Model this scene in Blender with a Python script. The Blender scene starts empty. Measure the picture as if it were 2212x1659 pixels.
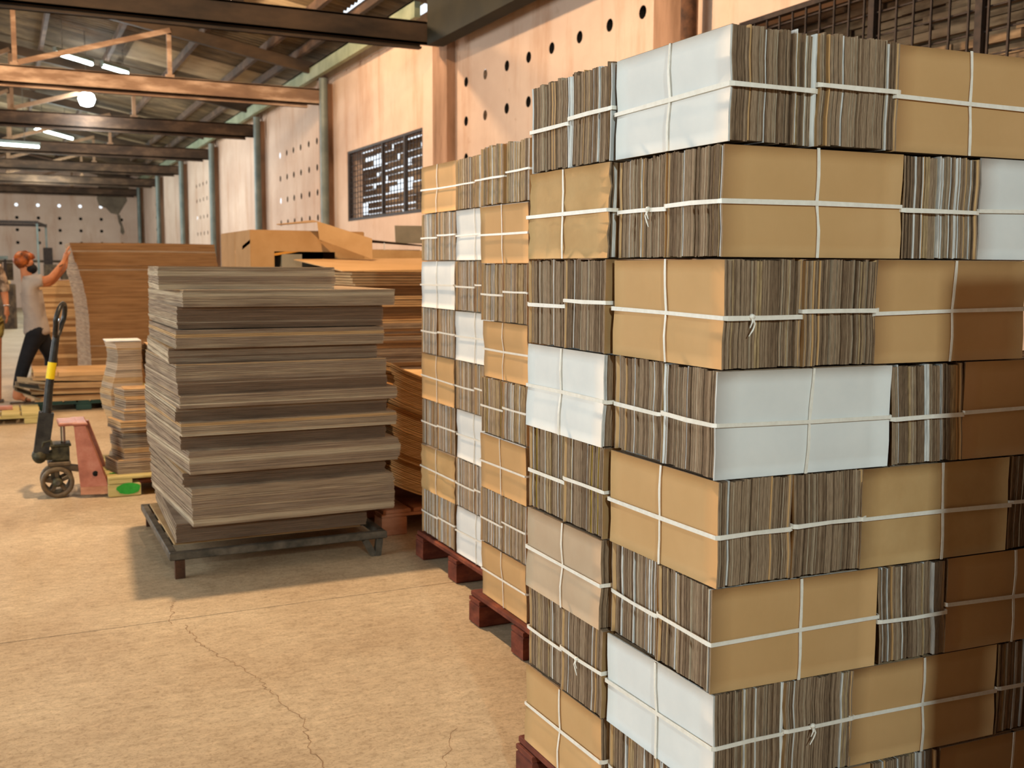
import bpy, math, random
from math import sin, cos, pi, radians, atan2, sqrt
from mathutils import Vector, Matrix

# ------------------------------------------------------------------ camera, world, light, exposure
C = bpy.context.scene.collection
scene = bpy.context.scene
F, YAW, PITCH, ROLL, CAMH = 2297.3, 0.445, 0.1086, 0.0054, 1.42
cd = bpy.data.cameras.new('camera'); cam = bpy.data.objects.new('camera', cd); C.objects.link(cam)
cd.sensor_width = 36.0; cd.lens = F / 2212 * 36.0; cd.clip_end = 300; cd.clip_start = 0.05
fw = Vector((sin(YAW)*cos(PITCH), cos(YAW)*cos(PITCH), -sin(PITCH)))
r0 = Vector((cos(YAW), -sin(YAW), 0)); u0 = r0.cross(fw)
rr = cos(ROLL)*r0 + sin(ROLL)*u0; uu = -sin(ROLL)*r0 + cos(ROLL)*u0
cam.matrix_world = Matrix(((rr.x, uu.x, -fw.x, 0), (rr.y, uu.y, -fw.y, 0), (rr.z, uu.z, -fw.z, CAMH), (0, 0, 0, 1)))
cd.dof.use_dof = True; cd.dof.focus_distance = 2.6; cd.dof.aperture_fstop = 6.3
scene.camera = cam
w = bpy.data.worlds.new('world'); scene.world = w; w.use_nodes = True
bgn = w.node_tree.nodes['Background']; bgn.inputs[0].default_value = (0.86, 0.93, 1.0, 1); bgn.inputs[1].default_value = 1.6
vs = scene.view_settings; vs.view_transform = 'Standard'; vs.look = 'None'; vs.gamma = 1.0; vs.exposure = 0.0
vs.use_curve_mapping = False
try: scene.cycles.max_bounces = 6
except Exception: pass

def light(name, kind, loc, target, energy, color, size=None, sizey=None, radius=None, spot=None):
    l = bpy.data.lights.new(name, kind); l.energy = energy; l.color = color
    if kind == 'AREA':
        l.shape = 'RECTANGLE'; l.size = size; l.size_y = sizey or size
    else: l.shadow_soft_size = radius or 0.05
    if spot: l.spot_size = radians(spot); l.spot_blend = 0.6
    o = bpy.data.objects.new(name, l); C.objects.link(o); o.location = loc
    if target is not None:
        o.rotation_euler = (Vector(target)-Vector(loc)).to_track_quat('-Z', 'Y').to_euler()
    return o
WARM = (1.0, 0.70, 0.43)
COOL = (0.84, 0.97, 1.0)
light('left_daylight_fill', 'AREA', (-7.5, 4.0, 2.6), (1.2, 3.6, 1.2), 560, COOL, 7.0, 3.2)  # added area fill standing for unseen daylight from the left
light('far_wall_fill', 'AREA', (-8.5, 24.0, 3.0), (4.5, 25.0, 2.4), 1350, (0.92, 0.97, 1.0), 16.0, 3.0)  # fill added to brighten the far walls; its source is unseen
light('front_cool_fill', 'AREA', (0.16, -2.5, 3.0), (1.7, 1.7, 1.0), 112, (0.82, 0.99, 0.98), 0.14, 0.14)  # added cool fill behind the camera, an unseen source; no window there

# ------------------------------------------------------------------ helpers
def tag(o, label=None, cat=None, group=None, kind=None):
    if label: o['label'] = label
    if cat: o['category'] = cat
    if group: o['group'] = group
    if kind: o['kind'] = kind
    return o
def empty(name, loc, rz=0.0):
    o = bpy.data.objects.new(name, None); C.objects.link(o); o.location = loc; o.rotation_euler = (0, 0, rz)
    o.empty_display_size = 0.1
    return o
class MB:
    def __init__(s): s.v = []; s.f = []; s.m = []; s.sm = []
    def add(s, vs_, fs, mi=0, smooth=False):
        b = len(s.v); s.v += [tuple(v) for v in vs_]
        for f in fs: s.f.append(tuple(b+i for i in f)); s.m.append(mi); s.sm.append(smooth)
    def hexa(s, p, mi=0):
        s.add(p, [(0,3,2,1),(4,5,6,7),(0,1,5,4),(1,2,6,5),(2,3,7,6),(3,0,4,7)], mi)
    def box(s, x0, x1, y0, y1, z0, z1, mi=0, M=None):
        p = [Vector(q) for q in ((x0,y0,z0),(x1,y0,z0),(x1,y1,z0),(x0,y1,z0),(x0,y0,z1),(x1,y0,z1),(x1,y1,z1),(x0,y1,z1))]
        if M is not None: p = [M @ q for q in p]
        s.hexa(p, mi)
    def bev(s, x0, x1, y0, y1, z0, z1, b=0.004, mi=0, M=None):
        vs_ = []
        for z, d in ((z0, b), (z0+b, 0), (z1-b, 0), (z1, b)):
            vs_ += [Vector(q) for q in ((x0+d,y0+d,z),(x1-d,y0+d,z),(x1-d,y1-d,z),(x0+d,y1-d,z))]
        if M is not None: vs_ = [M @ q for q in vs_]
        fs = [(3,2,1,0),(12,13,14,15)]
        for k in range(3):
            for i in range(4):
                j = (i+1) % 4; fs.append((4*k+i, 4*k+j, 4*k+4+j, 4*k+4+i))
        s.add(vs_, fs, mi)
    def beam(s, a, b, wd, ht, mi=0, up=(0,0,1)):
        a = Vector(a); b = Vector(b); d = (b-a).normalized(); sd = d.cross(Vector(up))
        if sd.length < 1e-4: sd = Vector((1,0,0))
        sd.normalize(); uv = sd.cross(d).normalized()
        p = []
        for q in (a, b):
            p += [q-sd*wd/2-uv*ht/2, q+sd*wd/2-uv*ht/2, q+sd*wd/2+uv*ht/2, q-sd*wd/2+uv*ht/2]
        s.add(p, [(3,2,1,0),(4,5,6,7),(0,1,5,4),(1,2,6,5),(2,3,7,6),(3,0,4,7)], mi)
    def tube(s, pts, r, n=10, mi=0, cap=True):
        pts = [Vector(p) for p in pts]; rs = r if isinstance(r, (list, tuple)) else [r]*len(pts)
        vs_ = []; fs = []; prev = None
        for i, p in enumerate(pts):
            d = (pts[min(i+1, len(pts)-1)] - pts[max(i-1, 0)]).normalized()
            if prev is None:
                a = d.orthogonal().normalized()
            else:
                a = (prev - d*prev.dot(d)).normalized()
            prev = a; b = d.cross(a)
            for k in range(n):
                t = 2*pi*k/n; vs_.append(p + (a*cos(t)+b*sin(t))*rs[i])
        for i in range(len(pts)-1):
            for k in range(n):
                k2 = (k+1) % n; fs.append((i*n+k, i*n+k2, (i+1)*n+k2, (i+1)*n+k))
        s.add(vs_, fs, mi, True)
        if cap:
            m = (len(pts)-1)*n
            s.add(vs_[:n], [tuple(range(n))[::-1]], mi); s.add(vs_[m:], [tuple(range(n))], mi)
    def lathe(s, c, prof, axis='Z', n=20, mi=0, sm=True):
        c = Vector(c); vs_ = []; fs = []
        for (r, h) in prof:
            for k in range(n):
                t = 2*pi*k/n
                q = {'Z': (r*cos(t), r*sin(t), h), 'Y': (r*cos(t), h, r*sin(t)), 'X': (h, r*cos(t), r*sin(t))}[axis]
                vs_.append(c+Vector(q))
        for i in range(len(prof)-1):
            for k in range(n):
                k2 = (k+1) % n; fs.append((i*n+k, i*n+k2, (i+1)*n+k2, (i+1)*n+k))
        s.add(vs_, fs, mi, sm)
    def build(s, name, mats, parent=None, loc=None, rz=None):
        me = bpy.data.meshes.new(name); me.from_pydata(s.v, [], s.f)
        if not isinstance(mats, (list, tuple)): mats = [mats]
        for m in mats: me.materials.append(m)
        me.polygons.foreach_set('material_index', s.m); me.polygons.foreach_set('use_smooth', s.sm)
        me.update()
        o = bpy.data.objects.new(name, me); C.objects.link(o)
        if parent is not None: o.parent = parent
        if loc is not None: o.location = loc
        if rz is not None: o.rotation_euler = (0, 0, rz)
        return o

# ------------------------------------------------------------------ materials
def srgb(r, g, b):
    f = lambda c: ((c/255+0.055)/1.055)**2.4 if c/255 > 0.04045 else c/255/12.92
    return (f(r), f(g), f(b), 1)
def mat(name, c1, c2=None, scale=(8, 8, 8), rough=0.8, metal=0.0, bump=0.0, detail=6, c3=None, bscale=None, lo=0.35, hi=0.65, world=False, bd=0.004, spec=0.3):
    m = bpy.data.materials.new(name); m.use_nodes = True; nt = m.node_tree; N = nt.nodes; Lk = nt.links
    p = N['Principled BSDF']; p.inputs['Roughness'].default_value = rough; p.inputs['Metallic'].default_value = metal
    p.inputs['Specular IOR Level'].default_value = spec
    p.inputs['Base Color'].default_value = c1
    tc = N.new('ShaderNodeTexCoord')
    def mp(sc):
        k = N.new('ShaderNodeMapping'); k.inputs['Scale'].default_value = sc
        if world:
            g = N.new('ShaderNodeNewGeometry'); Lk.new(g.outputs['Position'], k.inputs[0])
        else: Lk.new(tc.outputs['Object'], k.inputs[0])
        return k
    if c2 is not None:
        k = mp(scale); n = N.new('ShaderNodeTexNoise'); n.inputs['Scale'].default_value = 1; n.inputs['Detail'].default_value = detail
        n.inputs['Roughness'].default_value = 0.6
        Lk.new(k.outputs[0], n.inputs['Vector'])
        cr = N.new('ShaderNodeValToRGB'); e = cr.color_ramp.elements; e[0].position = lo; e[0].color = c1; e[1].position = hi; e[1].color = c2
        if c3 is not None:
            q = e.new((lo+hi)/2); q.color = c3
        Lk.new(n.outputs['Fac'], cr.inputs[0]); Lk.new(cr.outputs[0], p.inputs['Base Color'])
    if bump:
        k = mp(bscale or scale); n = N.new('ShaderNodeTexNoise'); n.inputs['Scale'].default_value = 1; n.inputs['Detail'].default_value = 4
        Lk.new(k.outputs[0], n.inputs['Vector']); b = N.new('ShaderNodeBump'); b.inputs['Strength'].default_value = bump
        b.inputs['Distance'].default_value = bd; Lk.new(n.outputs['Fac'], b.inputs['Height']); Lk.new(b.outputs[0], p.inputs['Normal'])
    return m
def emis(name, col, st):
    m = bpy.data.materials.new(name); m.use_nodes = True; nt = m.node_tree; p = nt.nodes['Principled BSDF']
    p.inputs['Emission Color'].default_value = col; p.inputs['Emission Strength'].default_value = st; p.inputs['Base Color'].default_value = col
    return m
M = {}
M['edge'] = mat('corrugated_edge', srgb(130, 108, 86), srgb(166, 142, 116), (700, 700, 40), 0.95, bump=0.5, detail=3, bscale=(500, 500, 60), bd=0.002)
M['edge2'] = mat('corrugated_edge_dark', srgb(98, 78, 60), srgb(138, 114, 90), (700, 700, 36), 0.95, bump=0.5, detail=3, bscale=(500, 500, 60), bd=0.002)
M['edge3'] = mat('corrugated_edge_kraft', srgb(146, 122, 90), srgb(186, 160, 120), (240, 240, 30), 0.95, bump=0.5, detail=3, bscale=(500, 500, 60), bd=0.002)
M['edgew'] = mat('white_liner_edge', srgb(182, 184, 184), srgb(228, 228, 224), (200, 200, 20), 0.8, detail=3)
M['edgey'] = mat('yellow_liner_edge', srgb(130, 104, 40), srgb(170, 140, 62), (200, 200, 20), 0.9, detail=3)
M['hedge'] = mat('sheet_edge', srgb(132, 110, 90), srgb(190, 168, 140), (4, 4, 190), 0.95, bump=0.6, detail=5, bscale=(40, 40, 500), bd=0.003)
M['hedge2'] = mat('sheet_edge_dark', srgb(122, 100, 82), srgb(178, 156, 132), (4, 4, 260), 0.95, bump=0.6, detail=5, bscale=(40, 40, 500), bd=0.003)
M['hedgel'] = mat('sheet_edge_pale', srgb(172, 152, 126), srgb(212, 194, 166), (4, 4, 200), 0.95, bump=0.5, bscale=(40, 40, 500), bd=0.003)
M['hedge3'] = mat('sheet_edge_darker', srgb(96, 76, 60), srgb(142, 116, 94), (4, 4, 280), 0.95, bump=0.6, detail=5, bscale=(40, 40, 500), bd=0.003)
M['hkraft'] = mat('sheet_kraft', srgb(176, 138, 94), srgb(208, 172, 124), (5, 5, 120), 0.85, bump=0.2, bscale=(30, 30, 300))
M['qk'] = mat('lamplit_kraft_edge', srgb(202, 160, 106), srgb(226, 190, 138), (5, 5, 120), 0.85)  # brightened: stands in for lamp light missing on the curved sheets
M['qk2'] = mat('brown_kraft_edge', srgb(156, 108, 58), srgb(184, 134, 78), (4, 4, 100), 0.85)
M['kraft3'] = mat('carton_brown', srgb(158, 120, 74), srgb(172, 134, 88), (4, 4, 4), 0.8, bump=0.2)
M['hkraft2'] = mat('sheet_kraft_brown', srgb(128, 92, 56), srgb(162, 122, 80), (3, 3, 90), 0.9, bump=0.3, bscale=(30, 30, 300))
M['kraft'] = mat('kraft_board', srgb(197, 156, 105), srgb(205, 164, 114), (3, 3, 3), 0.72, bump=0.12, bscale=(3, 420, 3), bd=0.001, detail=8)
M['kraft2'] = mat('kraft_board_worn', srgb(188, 150, 100), srgb(202, 166, 116), (5, 5, 5), 0.75, bump=0.35, bscale=(10, 10, 10), bd=0.01, detail=8)
M['tan'] = mat('tan_board', srgb(188, 162, 134), srgb(196, 172, 144), (6, 6, 6), 0.75, detail=8)
M['white'] = mat('white_board', srgb(222, 223, 221), srgb(231, 231, 228), (6, 6, 6), 0.9, spec=0.08)
M['strap'] = mat('plastic_strap', srgb(232, 226, 214), srgb(244, 240, 230), (60, 60, 60), 0.35, spec=0.5)
M['redwood'] = mat('red_painted_wood', srgb(86, 42, 30), srgb(150, 82, 56), (6, 6, 14), 0.75, bump=0.4, c3=srgb(116, 58, 42), bscale=(30, 30, 60))
M['orangewood'] = mat('orange_painted_wood', srgb(160, 104, 74), srgb(194, 138, 106), (6, 6, 14), 0.7, bump=0.3, bscale=(30, 30, 60))
M['palewood'] = mat('pale_wood', srgb(176, 160, 100), srgb(208, 190, 128), (4, 30, 30), 0.75, bump=0.3)
M['greenpaint'] = mat('green_paint', srgb(28, 142, 40), srgb(60, 168, 60), (14, 14, 14), 0.6)
M['iron'] = mat('grey_iron', srgb(70, 68, 62), srgb(116, 108, 96), (14, 14, 14), 0.55, metal=0.5, bump=0.3)
M['ironrust'] = mat('rusty_iron', srgb(60, 42, 32), srgb(110, 74, 50), (10, 10, 10), 0.8, metal=0.2, bump=0.3)
M['beam'] = mat('brown_steel', srgb(58, 44, 33), srgb(104, 80, 60), (2.2, 2.2, 5), 0.75, bump=0.2, c3=srgb(76, 57, 42))
M['beamdark'] = mat('dark_brown_steel', srgb(42, 32, 22), srgb(78, 60, 42), (1.2, 2.2, 3), 0.65, bump=0.2)
M['beam_lamplit'] = mat('lamplit_brown_steel', srgb(122, 96, 78), srgb(200, 172, 148), (1.2, 4, 5), 0.7, bump=0.25, c3=srgb(140, 112, 90), detail=9)  # brown steel lightened: lamp light on the second truss put into colour
M['beampost'] = mat('tan_steel', srgb(120, 92, 68), srgb(150, 118, 90), (4, 4, 4), 0.7)
M['greensteel'] = mat('green_steel', srgb(120, 130, 104), srgb(150, 156, 128), (3, 3, 3), 0.6)
M['pipe'] = mat('grey_pipe', srgb(92, 102, 98), srgb(122, 128, 120), (3, 3, 3), 0.5, metal=0.2)
M['roof'] = mat('roof_sheet_dusty', srgb(72, 60, 44), srgb(118, 100, 74), (1.5, 3, 3), 0.7, bump=0.1, c3=srgb(92, 78, 58), world=True)
M['roof2'] = mat('roof_sheet_pale', srgb(140, 122, 96), srgb(172, 154, 124), (1.5, 3, 3), 0.6, world=True)
M['red'] = mat('orange_red_enamel', srgb(152, 90, 70), srgb(188, 128, 106), (9, 9, 9), 0.45, bump=0.2, c3=srgb(174, 106, 84), spec=0.5)
M['black'] = mat('black_steel', srgb(38, 38, 38), srgb(66, 64, 60), (14, 14, 14), 0.4, metal=0.3)
M['pump'] = mat('greasy_cast_iron', srgb(48, 46, 34), srgb(92, 86, 62), (22, 22, 22), 0.6, metal=0.2, bump=0.4)
M['chrome'] = mat('chrome', srgb(210, 210, 210), rough=0.12, metal=1.0)
M['yellow'] = mat('yellow_sticker', srgb(236, 206, 30), rough=0.5)
M['rubber'] = mat('wheel_brown', srgb(84, 68, 50), srgb(116, 98, 72), (20, 20, 20), 0.6, bump=0.2)
M['skin'] = mat('skin', srgb(176, 112, 76), srgb(192, 128, 90), (10, 10, 10), 0.55)
M['hair'] = mat('dyed_hair', srgb(60, 26, 12), srgb(176, 90, 30), (16, 16, 16), 0.5, bump=0.5)
M['shirt'] = mat('grey_cotton', srgb(152, 142, 136), srgb(168, 158, 150), (6, 6, 6), 0.9, bump=0.5, bscale=(9, 9, 9), bd=0.02)
M['trouser'] = mat('black_cloth', srgb(16, 18, 24), srgb(28, 30, 36), (9, 9, 9), 0.9, bump=0.3)
M['mask'] = mat('black_mask', srgb(14, 15, 20), rough=0.8)
M['camo'] = mat('camouflage_cloth', srgb(92, 76, 40), srgb(176, 158, 90), (16, 16, 16), 0.9, lo=0.45, hi=0.55)
M['sleeve'] = mat('patterned_sleeve', srgb(96, 80, 68), srgb(180, 156, 134), (14, 14, 14), 0.9, lo=0.42, hi=0.58)
M['dark'] = mat('shaded_hollow', srgb(20, 17, 14), rough=0.95)  # near-black colour stands in for shade inside holes and cartons
M['bluepal'] = mat('blue_green_plastic', srgb(28, 52, 48), srgb(40, 68, 60), (9, 9, 9), 0.6)
M['greyboard'] = mat('grey_board', srgb(126, 118, 100), srgb(142, 132, 112), (5, 5, 5), 0.85)
M['slat'] = mat('weathered_slat', srgb(96, 74, 52), srgb(160, 132, 100), (5, 3, 18), 0.85, bump=0.4)
M['darkmetal'] = mat('dark_window_steel', srgb(36, 28, 24), srgb(62, 48, 40), (20, 20, 20), 0.6, metal=0.3)
M['clutter'] = mat('dusty_clutter', srgb(52, 42, 34), srgb(98, 80, 60), (8, 8, 8), 0.9)
M['tape'] = mat('brown_tape', srgb(196, 134, 52), rough=0.35)
M['tubeglow'] = emis('fluorescent_glow', (0.80, 1.0, 0.96, 1), 22)
M['ledglow'] = emis('led_glow', (0.86, 0.95, 1.0, 1), 60)
M['warmglow'] = emis('warm_glow', (1.0, 0.72, 0.40, 1), 30)
M['crack'] = mat('floor_crack', srgb(140, 112, 86), srgb(172, 144, 114), (20, 20, 20), 0.95)

def wall_material(name, stains=True):
    m = bpy.data.materials.new(name); m.use_nodes = True; nt = m.node_tree; N = nt.nodes; L = nt.links; p = N['Principled BSDF']
    p.inputs['Roughness'].default_value = 0.92; p.inputs['Specular IOR Level'].default_value = 0.15
    g = N.new('ShaderNodeNewGeometry')
    def noise(sc, det=6, rg=0.6):
        k = N.new('ShaderNodeMapping'); k.inputs['Scale'].default_value = sc; L.new(g.outputs['Position'], k.inputs[0])
        n = N.new('ShaderNodeTexNoise'); n.inputs['Scale'].default_value = 1; n.inputs['Detail'].default_value = det; n.inputs['Roughness'].default_value = rg
        L.new(k.outputs[0], n.inputs['Vector']); return n
    def ramp(n, a, ca, b, cb):
        r = N.new('ShaderNodeValToRGB'); e = r.color_ramp.elements; e[0].position = a; e[0].color = ca; e[1].position = b; e[1].color = cb
        L.new(n.outputs[0], r.inputs[0]); return r
    def mix(fac, a, b, bt='MIX'):
        x = N.new('ShaderNodeMix'); x.data_type = 'RGBA'; x.blend_type = bt
        if isinstance(fac, float): x.inputs[0].default_value = fac
        else: L.new(fac, x.inputs[0])
        L.new(a, x.inputs[6]); L.new(b, x.inputs[7]); return x
    base = ramp(noise((0.7, 0.7, 1.0)), 0.3, srgb(192, 164, 144), 0.7, srgb(214, 190, 170))
    col = base.outputs[0]
    streak = ramp(noise((2.2, 2.2, 0.35), 8, 0.7), 0.50, (0, 0, 0, 1), 0.78, (0.75, 0.75, 0.75, 1))
    brown = N.new('ShaderNodeRGB'); brown.outputs[0].default_value = srgb(168, 120, 84)
    x = mix(streak.outputs[0], col, brown.outputs[0]); col = x.outputs[2]
    # rising damp towards the window sill height
    spot = ramp(noise((5, 5, 5), 8, 0.75), 0.62, (0, 0, 0, 1), 0.75, (0.6, 0.6, 0.6, 1))
    dk = N.new('ShaderNodeRGB'); dk.outputs[0].default_value = srgb(150, 112, 84)
    x = mix(spot.outputs[0], col, dk.outputs[0]); col = x.outputs[2]
    L.new(col, p.inputs['Base Color'])
    b = N.new('ShaderNodeBump'); b.inputs['Strength'].default_value = 0.35; b.inputs['Distance'].default_value = 0.02
    L.new(noise((6, 6, 6)).outputs[0], b.inputs['Height']); L.new(b.outputs[0], p.inputs['Normal'])
    return m
M['wall'] = wall_material('stained_plaster')
M['pier'] = mat('brown_pier', srgb(118, 88, 66), srgb(166, 130, 104), (4, 4, 0.8), 0.9, bump=0.3, world=True)

def floor_material():
    m = bpy.data.materials.new('worn_concrete'); m.use_nodes = True; nt = m.node_tree; N = nt.nodes; L = nt.links; p = N['Principled BSDF']
    p.inputs['Roughness'].default_value = 0.62; p.inputs['Specular IOR Level'].default_value = 0.3
    g = N.new('ShaderNodeNewGeometry')
    def noise(sc, det=6, rg=0.6, dist=0.0):
        k = N.new('ShaderNodeMapping'); k.inputs['Scale'].default_value = sc; L.new(g.outputs['Position'], k.inputs[0])
        n = N.new('ShaderNodeTexNoise'); n.inputs['Scale'].default_value = 1; n.inputs['Detail'].default_value = det; n.inputs['Roughness'].default_value = rg
        n.inputs['Distortion'].default_value = dist
        L.new(k.outputs[0], n.inputs['Vector']); return n
    def ramp(n, pts):
        r = N.new('ShaderNodeValToRGB'); e = r.color_ramp.elements
        e[0].position, e[0].color = pts[0]; e[1].position, e[1].color = pts[-1]
        for q in pts[1:-1]: t = e.new(q[0]); t.color = q[1]
        L.new(n.outputs[0], r.inputs[0]); return r
    def mix(fac, a, b, bt):
        x = N.new('ShaderNodeMix'); x.data_type = 'RGBA'; x.blend_type = bt; x.inputs[0].default_value = fac
        L.new(a, x.inputs[6]); L.new(b, x.inputs[7]); return x.outputs[2]
    big = ramp(noise((1.3, 1.3, 1), 5), [(0.3, srgb(178, 154, 124)), (0.7, srgb(206, 186, 156))])
    fine = ramp(noise((15, 30, 20), 12, 0.78, 0.6), [(0.36, (0.70, 0.67, 0.62, 1)), (0.5, (0.94, 0.93, 0.91, 1)), (0.62, (1.14, 1.13, 1.10, 1))])
    mott = ramp(noise((75, 75, 75), 5, 0.7, 0.8), [(0.38, (0.76, 0.72, 0.67, 1)), (0.48, (1, 1, 1, 1)), (0.62, (1.10, 1.09, 1.07, 1))])
    rust = ramp(noise((0.9, 0.9, 1), 7, 0.7), [(0.60, (1, 1, 1, 1)), (0.85, (0.94, 0.84, 0.75, 1))])
    c = mix(0.8, big.outputs[0], fine.outputs[0], 'MULTIPLY'); c = mix(0.8, c, mott.outputs[0], 'MULTIPLY'); c = mix(0.8, c, rust.outputs[0], 'MULTIPLY')
    L.new(c, p.inputs['Base Color'])
    b = N.new('ShaderNodeBump'); b.inputs['Strength'].default_value = 0.12; b.inputs['Distance'].default_value = 0.002
    L.new(noise((40, 40, 40), 6).outputs[0], b.inputs['Height']); L.new(b.outputs[0], p.inputs['Normal'])
    return m
M['floor'] = floor_material()

# ------------------------------------------------------------------ floor
W = 4.5; Y1 = 40.3; XL = -10.0
fl = MB(); fl.box(XL, 6, -7, 44, -0.25, -0.03, 0); floor = fl.build('floor', M['crack']); tag(floor, kind='structure')
joints = [-7, -0.4, 4.283, 8.97, 13.66, 18.35, 23.0, 27.7, 32.4, 37.1, Y1]
for a, b in zip(joints[:-1], joints[1:]):
    for (xa, xb) in ((XL, -4.2), (-4.2, W+0.05)):
        s = MB(); g = 0.003
        # slab edges follow the real joint, which drifts a little along its length
        sk = lambda x: 0.05*(x)/2.0 if x > 0 else 0
        p = [(xa+g, a+g+sk(xa), -0.03), (xb-g, a+g+sk(xb), -0.03), (xb-g, b-g+sk(xb), -0.03), (xa+g, b-g+sk(xa), -0.03)]
        s.hexa(p + [(q[0], q[1], 0.0) for q in p], 0); s.build('slab', M['floor'], floor)
def crack(pts, wd):
    random.seed(7); b = MB(); P = []
    for i in range(len(pts)-1):
        a = Vector(pts[i]); c = Vector(pts[i+1]); n = 14
        for k in range(n):
            q = a.lerp(c, k/n); P.append(Vector((q.x+random.uniform(-1, 1)*0.010, q.y+random.uniform(-1, 1)*0.010, 0.0006)))
    for i in range(len(P)-1):
        d = (P[i+1]-P[i]); 
        if d.length < 1e-5: continue
        sd = Vector((-d.y, d.x, 0)).normalized()*wd*random.uniform(0.3, 1.0)
        b.add([P[i]-sd, P[i]+sd, P[i+1]+sd, P[i+1]-sd], [(0, 1, 2, 3)])
    b.build('crack', M['crack'], floor)
crack([(0.60, 4.27), (0.61, 4.05), (0.66, 3.85), (0.74, 3.62), (0.75, 3.45), (0.80, 3.2), (0.76, 2.95), (0.80, 2.6)], 0.0022)
crack([(0.545, 4.29), (0.58, 4.5), (0.60, 4.62)], 0.002)
crack([(1.22, 2.95), (1.10, 2.75), (1.02, 2.5)], 0.0012)

# ------------------------------------------------------------------ right wall with its round vent holes, piers, windows
def wall_bay(b, y0, y1, z0, z1, holes=None, win=None, rows=(3.37, 2.965, 2.58, 2.19)):
    """wall surface at x = W; cells around holes are square tiles with a round opening"""
    if holes is None and win is None:
        b.box(W, W+0.22, y0, y1, z0, z1); return
    if win is not None:
        wy0, wy1, wz0, wz1 = win
        b.box(W, W+0.22, y0, wy0, z0, z1); b.box(W, W+0.22, wy1, y1, z0, z1)
        b.box(W, W+0.22, wy0, wy1, z0, wz0); b.box(W, W+0.22, wy0, wy1, wz1, z1); return
    ys, bright = holes; hs = 0.19
    ylo, yhi = min(ys)-hs, max(ys)+hs; zt, zb = rows[0]+0.19, rows[-1]-0.19
    q = lambda a, c, d, e: b.add([(W, a, d), (W, c, d), (W, c, e), (W, a, e)], [(0, 3, 2, 1)])
    q(y0, ylo, z0, z1); q(yhi, y1, z0, z1); q(ylo, yhi, z0, zb); q(ylo, yhi, zt, z1)
    ys = sorted(ys); yb = [ylo]+[(ys[i]+ys[i+1])/2 for i in range(len(ys)-1)]+[yhi]
    rws = sorted(rows); zbd = [zb]+[(rws[i]+rws[i+1])/2 for i in range(len(rws)-1)]+[zt]
    n = 16; R = 0.052
    for i, yc in enumerate(ys):
        for j, zc in enumerate(rws):
            a, c, d, e = yb[i], yb[i+1], zbd[j], zbd[j+1]
            out = []; inn = []
            for k in range(n):
                t = 2*pi*k/n+pi/4; cy, cz = cos(t), sin(t); m = max(abs(cy), abs(cz)); uy, uz = cy/m, cz/m
                out.append((W, yc+(uy*(c-yc) if uy > 0 else -uy*(a-yc)), zc+(uz*(e-zc) if uz > 0 else -uz*(d-zc))))
                inn.append((W, yc+R*cos(t), zc+R*sin(t)))
            b.add(out+inn, [(k, n+k, n+(k+1) % n, (k+1) % n) for k in range(n)])
            br = (i, j) in bright; dp = 0.003 if br else 0.11
            ring = [(W+dp, y_, z_) for (_, y_, z_) in inn]
            b.add(inn+ring, [(k, n+k, n+(k+1) % n, (k+1) % n) for k in range(n)], 0 if br else 1)
            if not br: b.add(ring, [tuple(range(n))], 1)
wb = MB(); top = 4.30
hy = [7.15, 7.643, 8.141, 8.65, 9.114, 9.589, 10.108, 10.6]
wall_bay(wb, -7, 3.0, 0, top)
wall_bay(wb, 3.0, 6.6, 0, top, win=(3.2, 5.95, 2.09, 3.05))
wall_bay(wb, 6.6, 11.1, 0, top, holes=(hy, {(6, 3), (6, 2)}))
wall_bay(wb, 11.1, 15.8, 0, top, win=(11.9, 14.93, 2.07, 3.05))
h2 = [16.05, 16.54, 17.03, 17.545, 18.025, 18.495, 18.99]
wall_bay(wb, 15.8, 20.35, 0, top, holes=(h2, {(6, 3), (6, 1)}))
wall_bay(wb, 20.35, 25.1, 0, top)
wall_bay(wb, 25.1, 29.6, 0, top, holes=([25.5, 26.0, 26.5, 27.0, 27.5, 27.96], {(5, 1)}), rows=(3.42, 3.05, 2.63, 2.23))
wall_bay(wb, 29.6, 34.3, 0, top)
wall_bay(wb, 34.3, 39.4, 0, top, holes=([34.9, 35.4, 35.9], {(1, 2)}))
wall_bay(wb, 39.4, Y1+0.2, 0, top)
# ragged plaster edge along the top of the wall
random.seed(3)
yy = 6.0
while yy < 40:
    d = random.uniform(0.10, 0.35); hgt = random.uniform(0.0, 0.05)
    wb.box(W-0.012, W+0.02, yy, yy+d, top-0.10-hgt, top+0.02); yy += d
o = wb.build('wall_right', [M['wall'], M['dark']]); tag(o, kind='structure')

def piers():
    for i, y in enumerate((6.62, 11.1, 15.82, 20.35, 25.1, 29.6, 34.3, 39.3)):
        b = MB(); b.box(W-0.10, W+0.02, y-0.20, y+0.22, 0, 4.1)
        o = b.build('trim_%d' % (i+1), M['pier']); tag(o, kind='structure')
        if y > 12:
            b = MB(); b.tube([(W-0.17, y-0.30, 0), (W-0.17, y-0.30, 4.15)], 0.062, 14); b.box(W-0.26, W-0.08, y-0.39, y-0.21, 0, 0.02)
            p = b.build('steel_post', M['pipe'])
            tag(p, '%s grey steel pipe post against the perforated wall, counted from the camera' % ['first', 'second', 'third', 'fourth', 'fifth', 'sixth'][i-2], 'post', 'pipe posts along the right wall')
        elif y < 7:
            b = MB(); b.tube([(W-0.17, y-0.33, 0), (W-0.17, y-0.33, 4.15)], 0.055, 14)
            p = b.build('drain_pipe', M['ironrust']); tag(p, 'rusty dark vertical pipe on the wall above the nearest bundle stack', 'pipe')
piers()

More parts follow.
